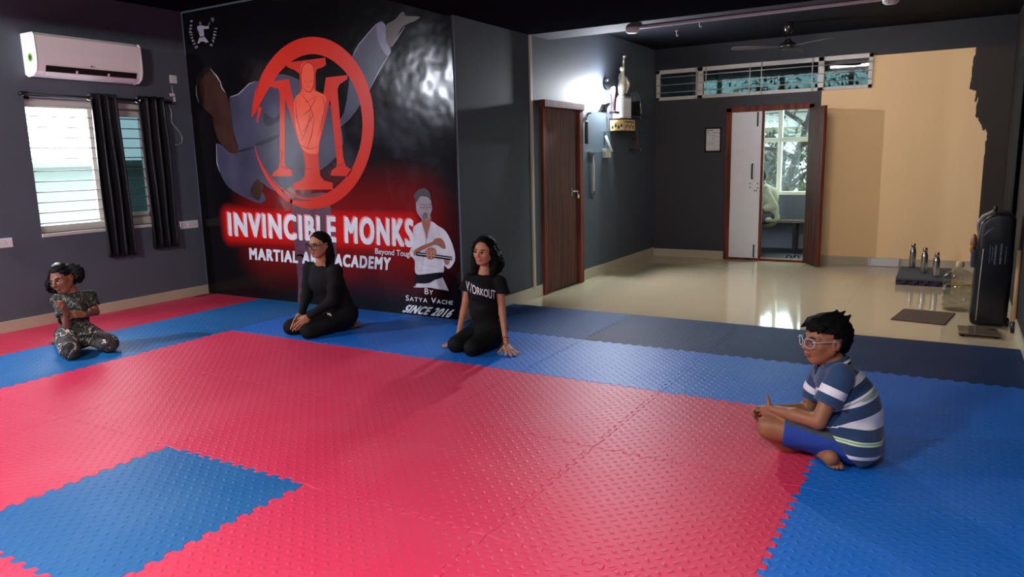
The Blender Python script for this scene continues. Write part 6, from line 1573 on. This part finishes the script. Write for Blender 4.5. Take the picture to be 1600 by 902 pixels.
m_leg = camo('camouflage_leggings', [(22, 22, 24), (.40, (66, 58, 58)), (.50, (26, 26, 28)), (.555, (176, 170, 160)), (.60, (70, 62, 62)), (.66, (24, 24, 26)), (.72, (120, 116, 104))], 8)
T = Solid(); torso_top(T, P, [pel + V3(0, 0, .0), waist, chest, neck - V3(0, 0, .04)], [.125, .115, .112, .064], 0, shR - V3(0, 0, .003), shL - V3(0, 0, .003), .05)
hR = shR + (elR - shR) * .62; hL = shL + (elL - shL) * .62
T.cone(shR, hR + (elR - shR) * .1, .052, .054, .03); T.cone(shL, hL + (elL - shL) * .1, .052, .056, .03)
T.half(lambda P_: np.minimum((P_ - hR) @ unit(elR - shR), (P_ - shR) @ P.r + .02)); T.half(lambda P_: np.minimum(np.minimum((P_ - hL) @ unit(elL - shL), -(P_ - chest) @ P.r - .06), -(P_ - chest) @ P.f + .08))
ndir = unit(hc + hk * (V3(-.13, 0, -.2) @ A4) - neck); T.half(lambda P_: np.minimum((P_ - neck) @ unit(ndir - Fb * .5), .11 - np.linalg.norm(P_ - neck, axis=-1)))
T.half(FLOORCUT); mesh_of('t_shirt', [T.mesh(.006, disp=folds(.005, 26))], m_top, kid)
K = Solid(); K.ell(pel - V3(0, 0, .02), V3(.12, .15, .11), np.stack([Fb, Sb, V3(0, 0, 1)]), .05)
for hp, kn, an in ((hipR, knR, anR), (hipL, knL, anL)): K.chain([hp, kn], [.086, .07], .03); K.chain([kn, an + (kn - an) * .1], [.066, .044], .03)
K.half(FLOORCUT); mesh_of('leggings', [K.mesh(.0065, disp=folds(.004, 26))], m_leg, kid)

# =============================================== person on the corridor bench, seen through the open door
P = Figure(1195, 404, FZ); P.D = float(V3(-2.45, YW - .42, 0) @ P.f); J = P.J
man = thing('person', 'person in a cream shirt sitting on the corridor bench beyond the open door', 'person', (*J(1195, 345, 0)[:2], FZ))
hm_ = .22; A5 = P.axes(150, 18, 0); hc = J(1187, 277, .0)
pel = J(1200, 338, .05); chest = J(1199, 306, .03); neck = J(1192, 291, .0)
kn = [J(1178, 346, -.34), J(1176, 345, -.14)]; ft = [J(1178, 391, -.38), J(1176, 389, -.22)]
B = Solid(); head_prims(B, hc, hm_, A5); B.cone(neck, hc, .05, .048, .02); B.chain([pel, chest, neck], [.11, .12, .05], .05)
sh = [neck + P.r * .03 - P.f * .19 - V3(0, 0, .05), neck + P.r * .03 + P.f * .19 - V3(0, 0, .05)]
el = [J(1209, 322, -.24), J(1204, 322, .24)]; wr = [J(1184, 330, -.26), J(1182, 329, .1)]
for i in (0, 1):
    B.chain([sh[i], el[i], wr[i]], [.045, .038, .026], .012); B.chain([pel + P.f * (.1 if i else -.1), kn[i], ft[i]], [.085, .058, .035], .02)
    hand_prims(B, wr[i], -P.r + P.f * (.3 if i == 0 else -.3), -V3(0, 0, 1), P.f * (1 if i == 0 else -1), .17, (.3, .3, .3, .3), .06, (.4, .5)); B.cone(ft[i], ft[i] - P.r * .14 - V3(0, 0, .03), .04, .03, .02)
body_mesh('body', B, skin_mat('dark_brown_skin', (96, 58, 44)), man, [headbox(hc, hm_, A5), around(wr[0], wr[0] - P.r * .15, g=.06)], h=.012, hf=.005)
H = Solid(); w = lambda p: hc + hm_ * (V3(*p) @ A5); cap_hair(H, w, hm_, A5, .02); H.half(face_window(hc, hm_, A5, .34, .12)); mesh_of('hair', [H.mesh(.007)], m_hair, man)
m_cream = mat('cream_cotton', (142, 146, 128), .85)
T = Solid(); T.chain([pel - V3(0, 0, .02), chest, neck - V3(0, 0, .03)], [.16, .15, .075], .05); T.cone(sh[0], sh[1], .065, .065, .05)
for i in (0, 1): T.chain([sh[i], el[i], el[i] + (wr[i] - el[i]) * .45], [.068, .06, .055], .02)
T.ell(J(1190, 342, -.06), V3(.16, .22, .07), np.stack([P.r, P.f, V3(0, 0, 1)]), .05); T.cone(J(1184, 348, -.17), J(1186, 366, -.18), .05, .035, .04)
T.plane(neck + V3(0, 0, .02), V3(0, 0, 1)) if False else None
mesh_of('shirt', [T.mesh(.010, disp=folds(.008, 20))], m_cream, man)
K = Solid()
for i in (0, 1): K.chain([pel + P.f * (.1 if i else -.1), kn[i], ft[i] + V3(0, 0, .06)], [.10, .075, .055], .03)
mesh_of('trousers', [K.mesh(.010)], mat('dark_trousers', (30, 32, 36), .8), man)
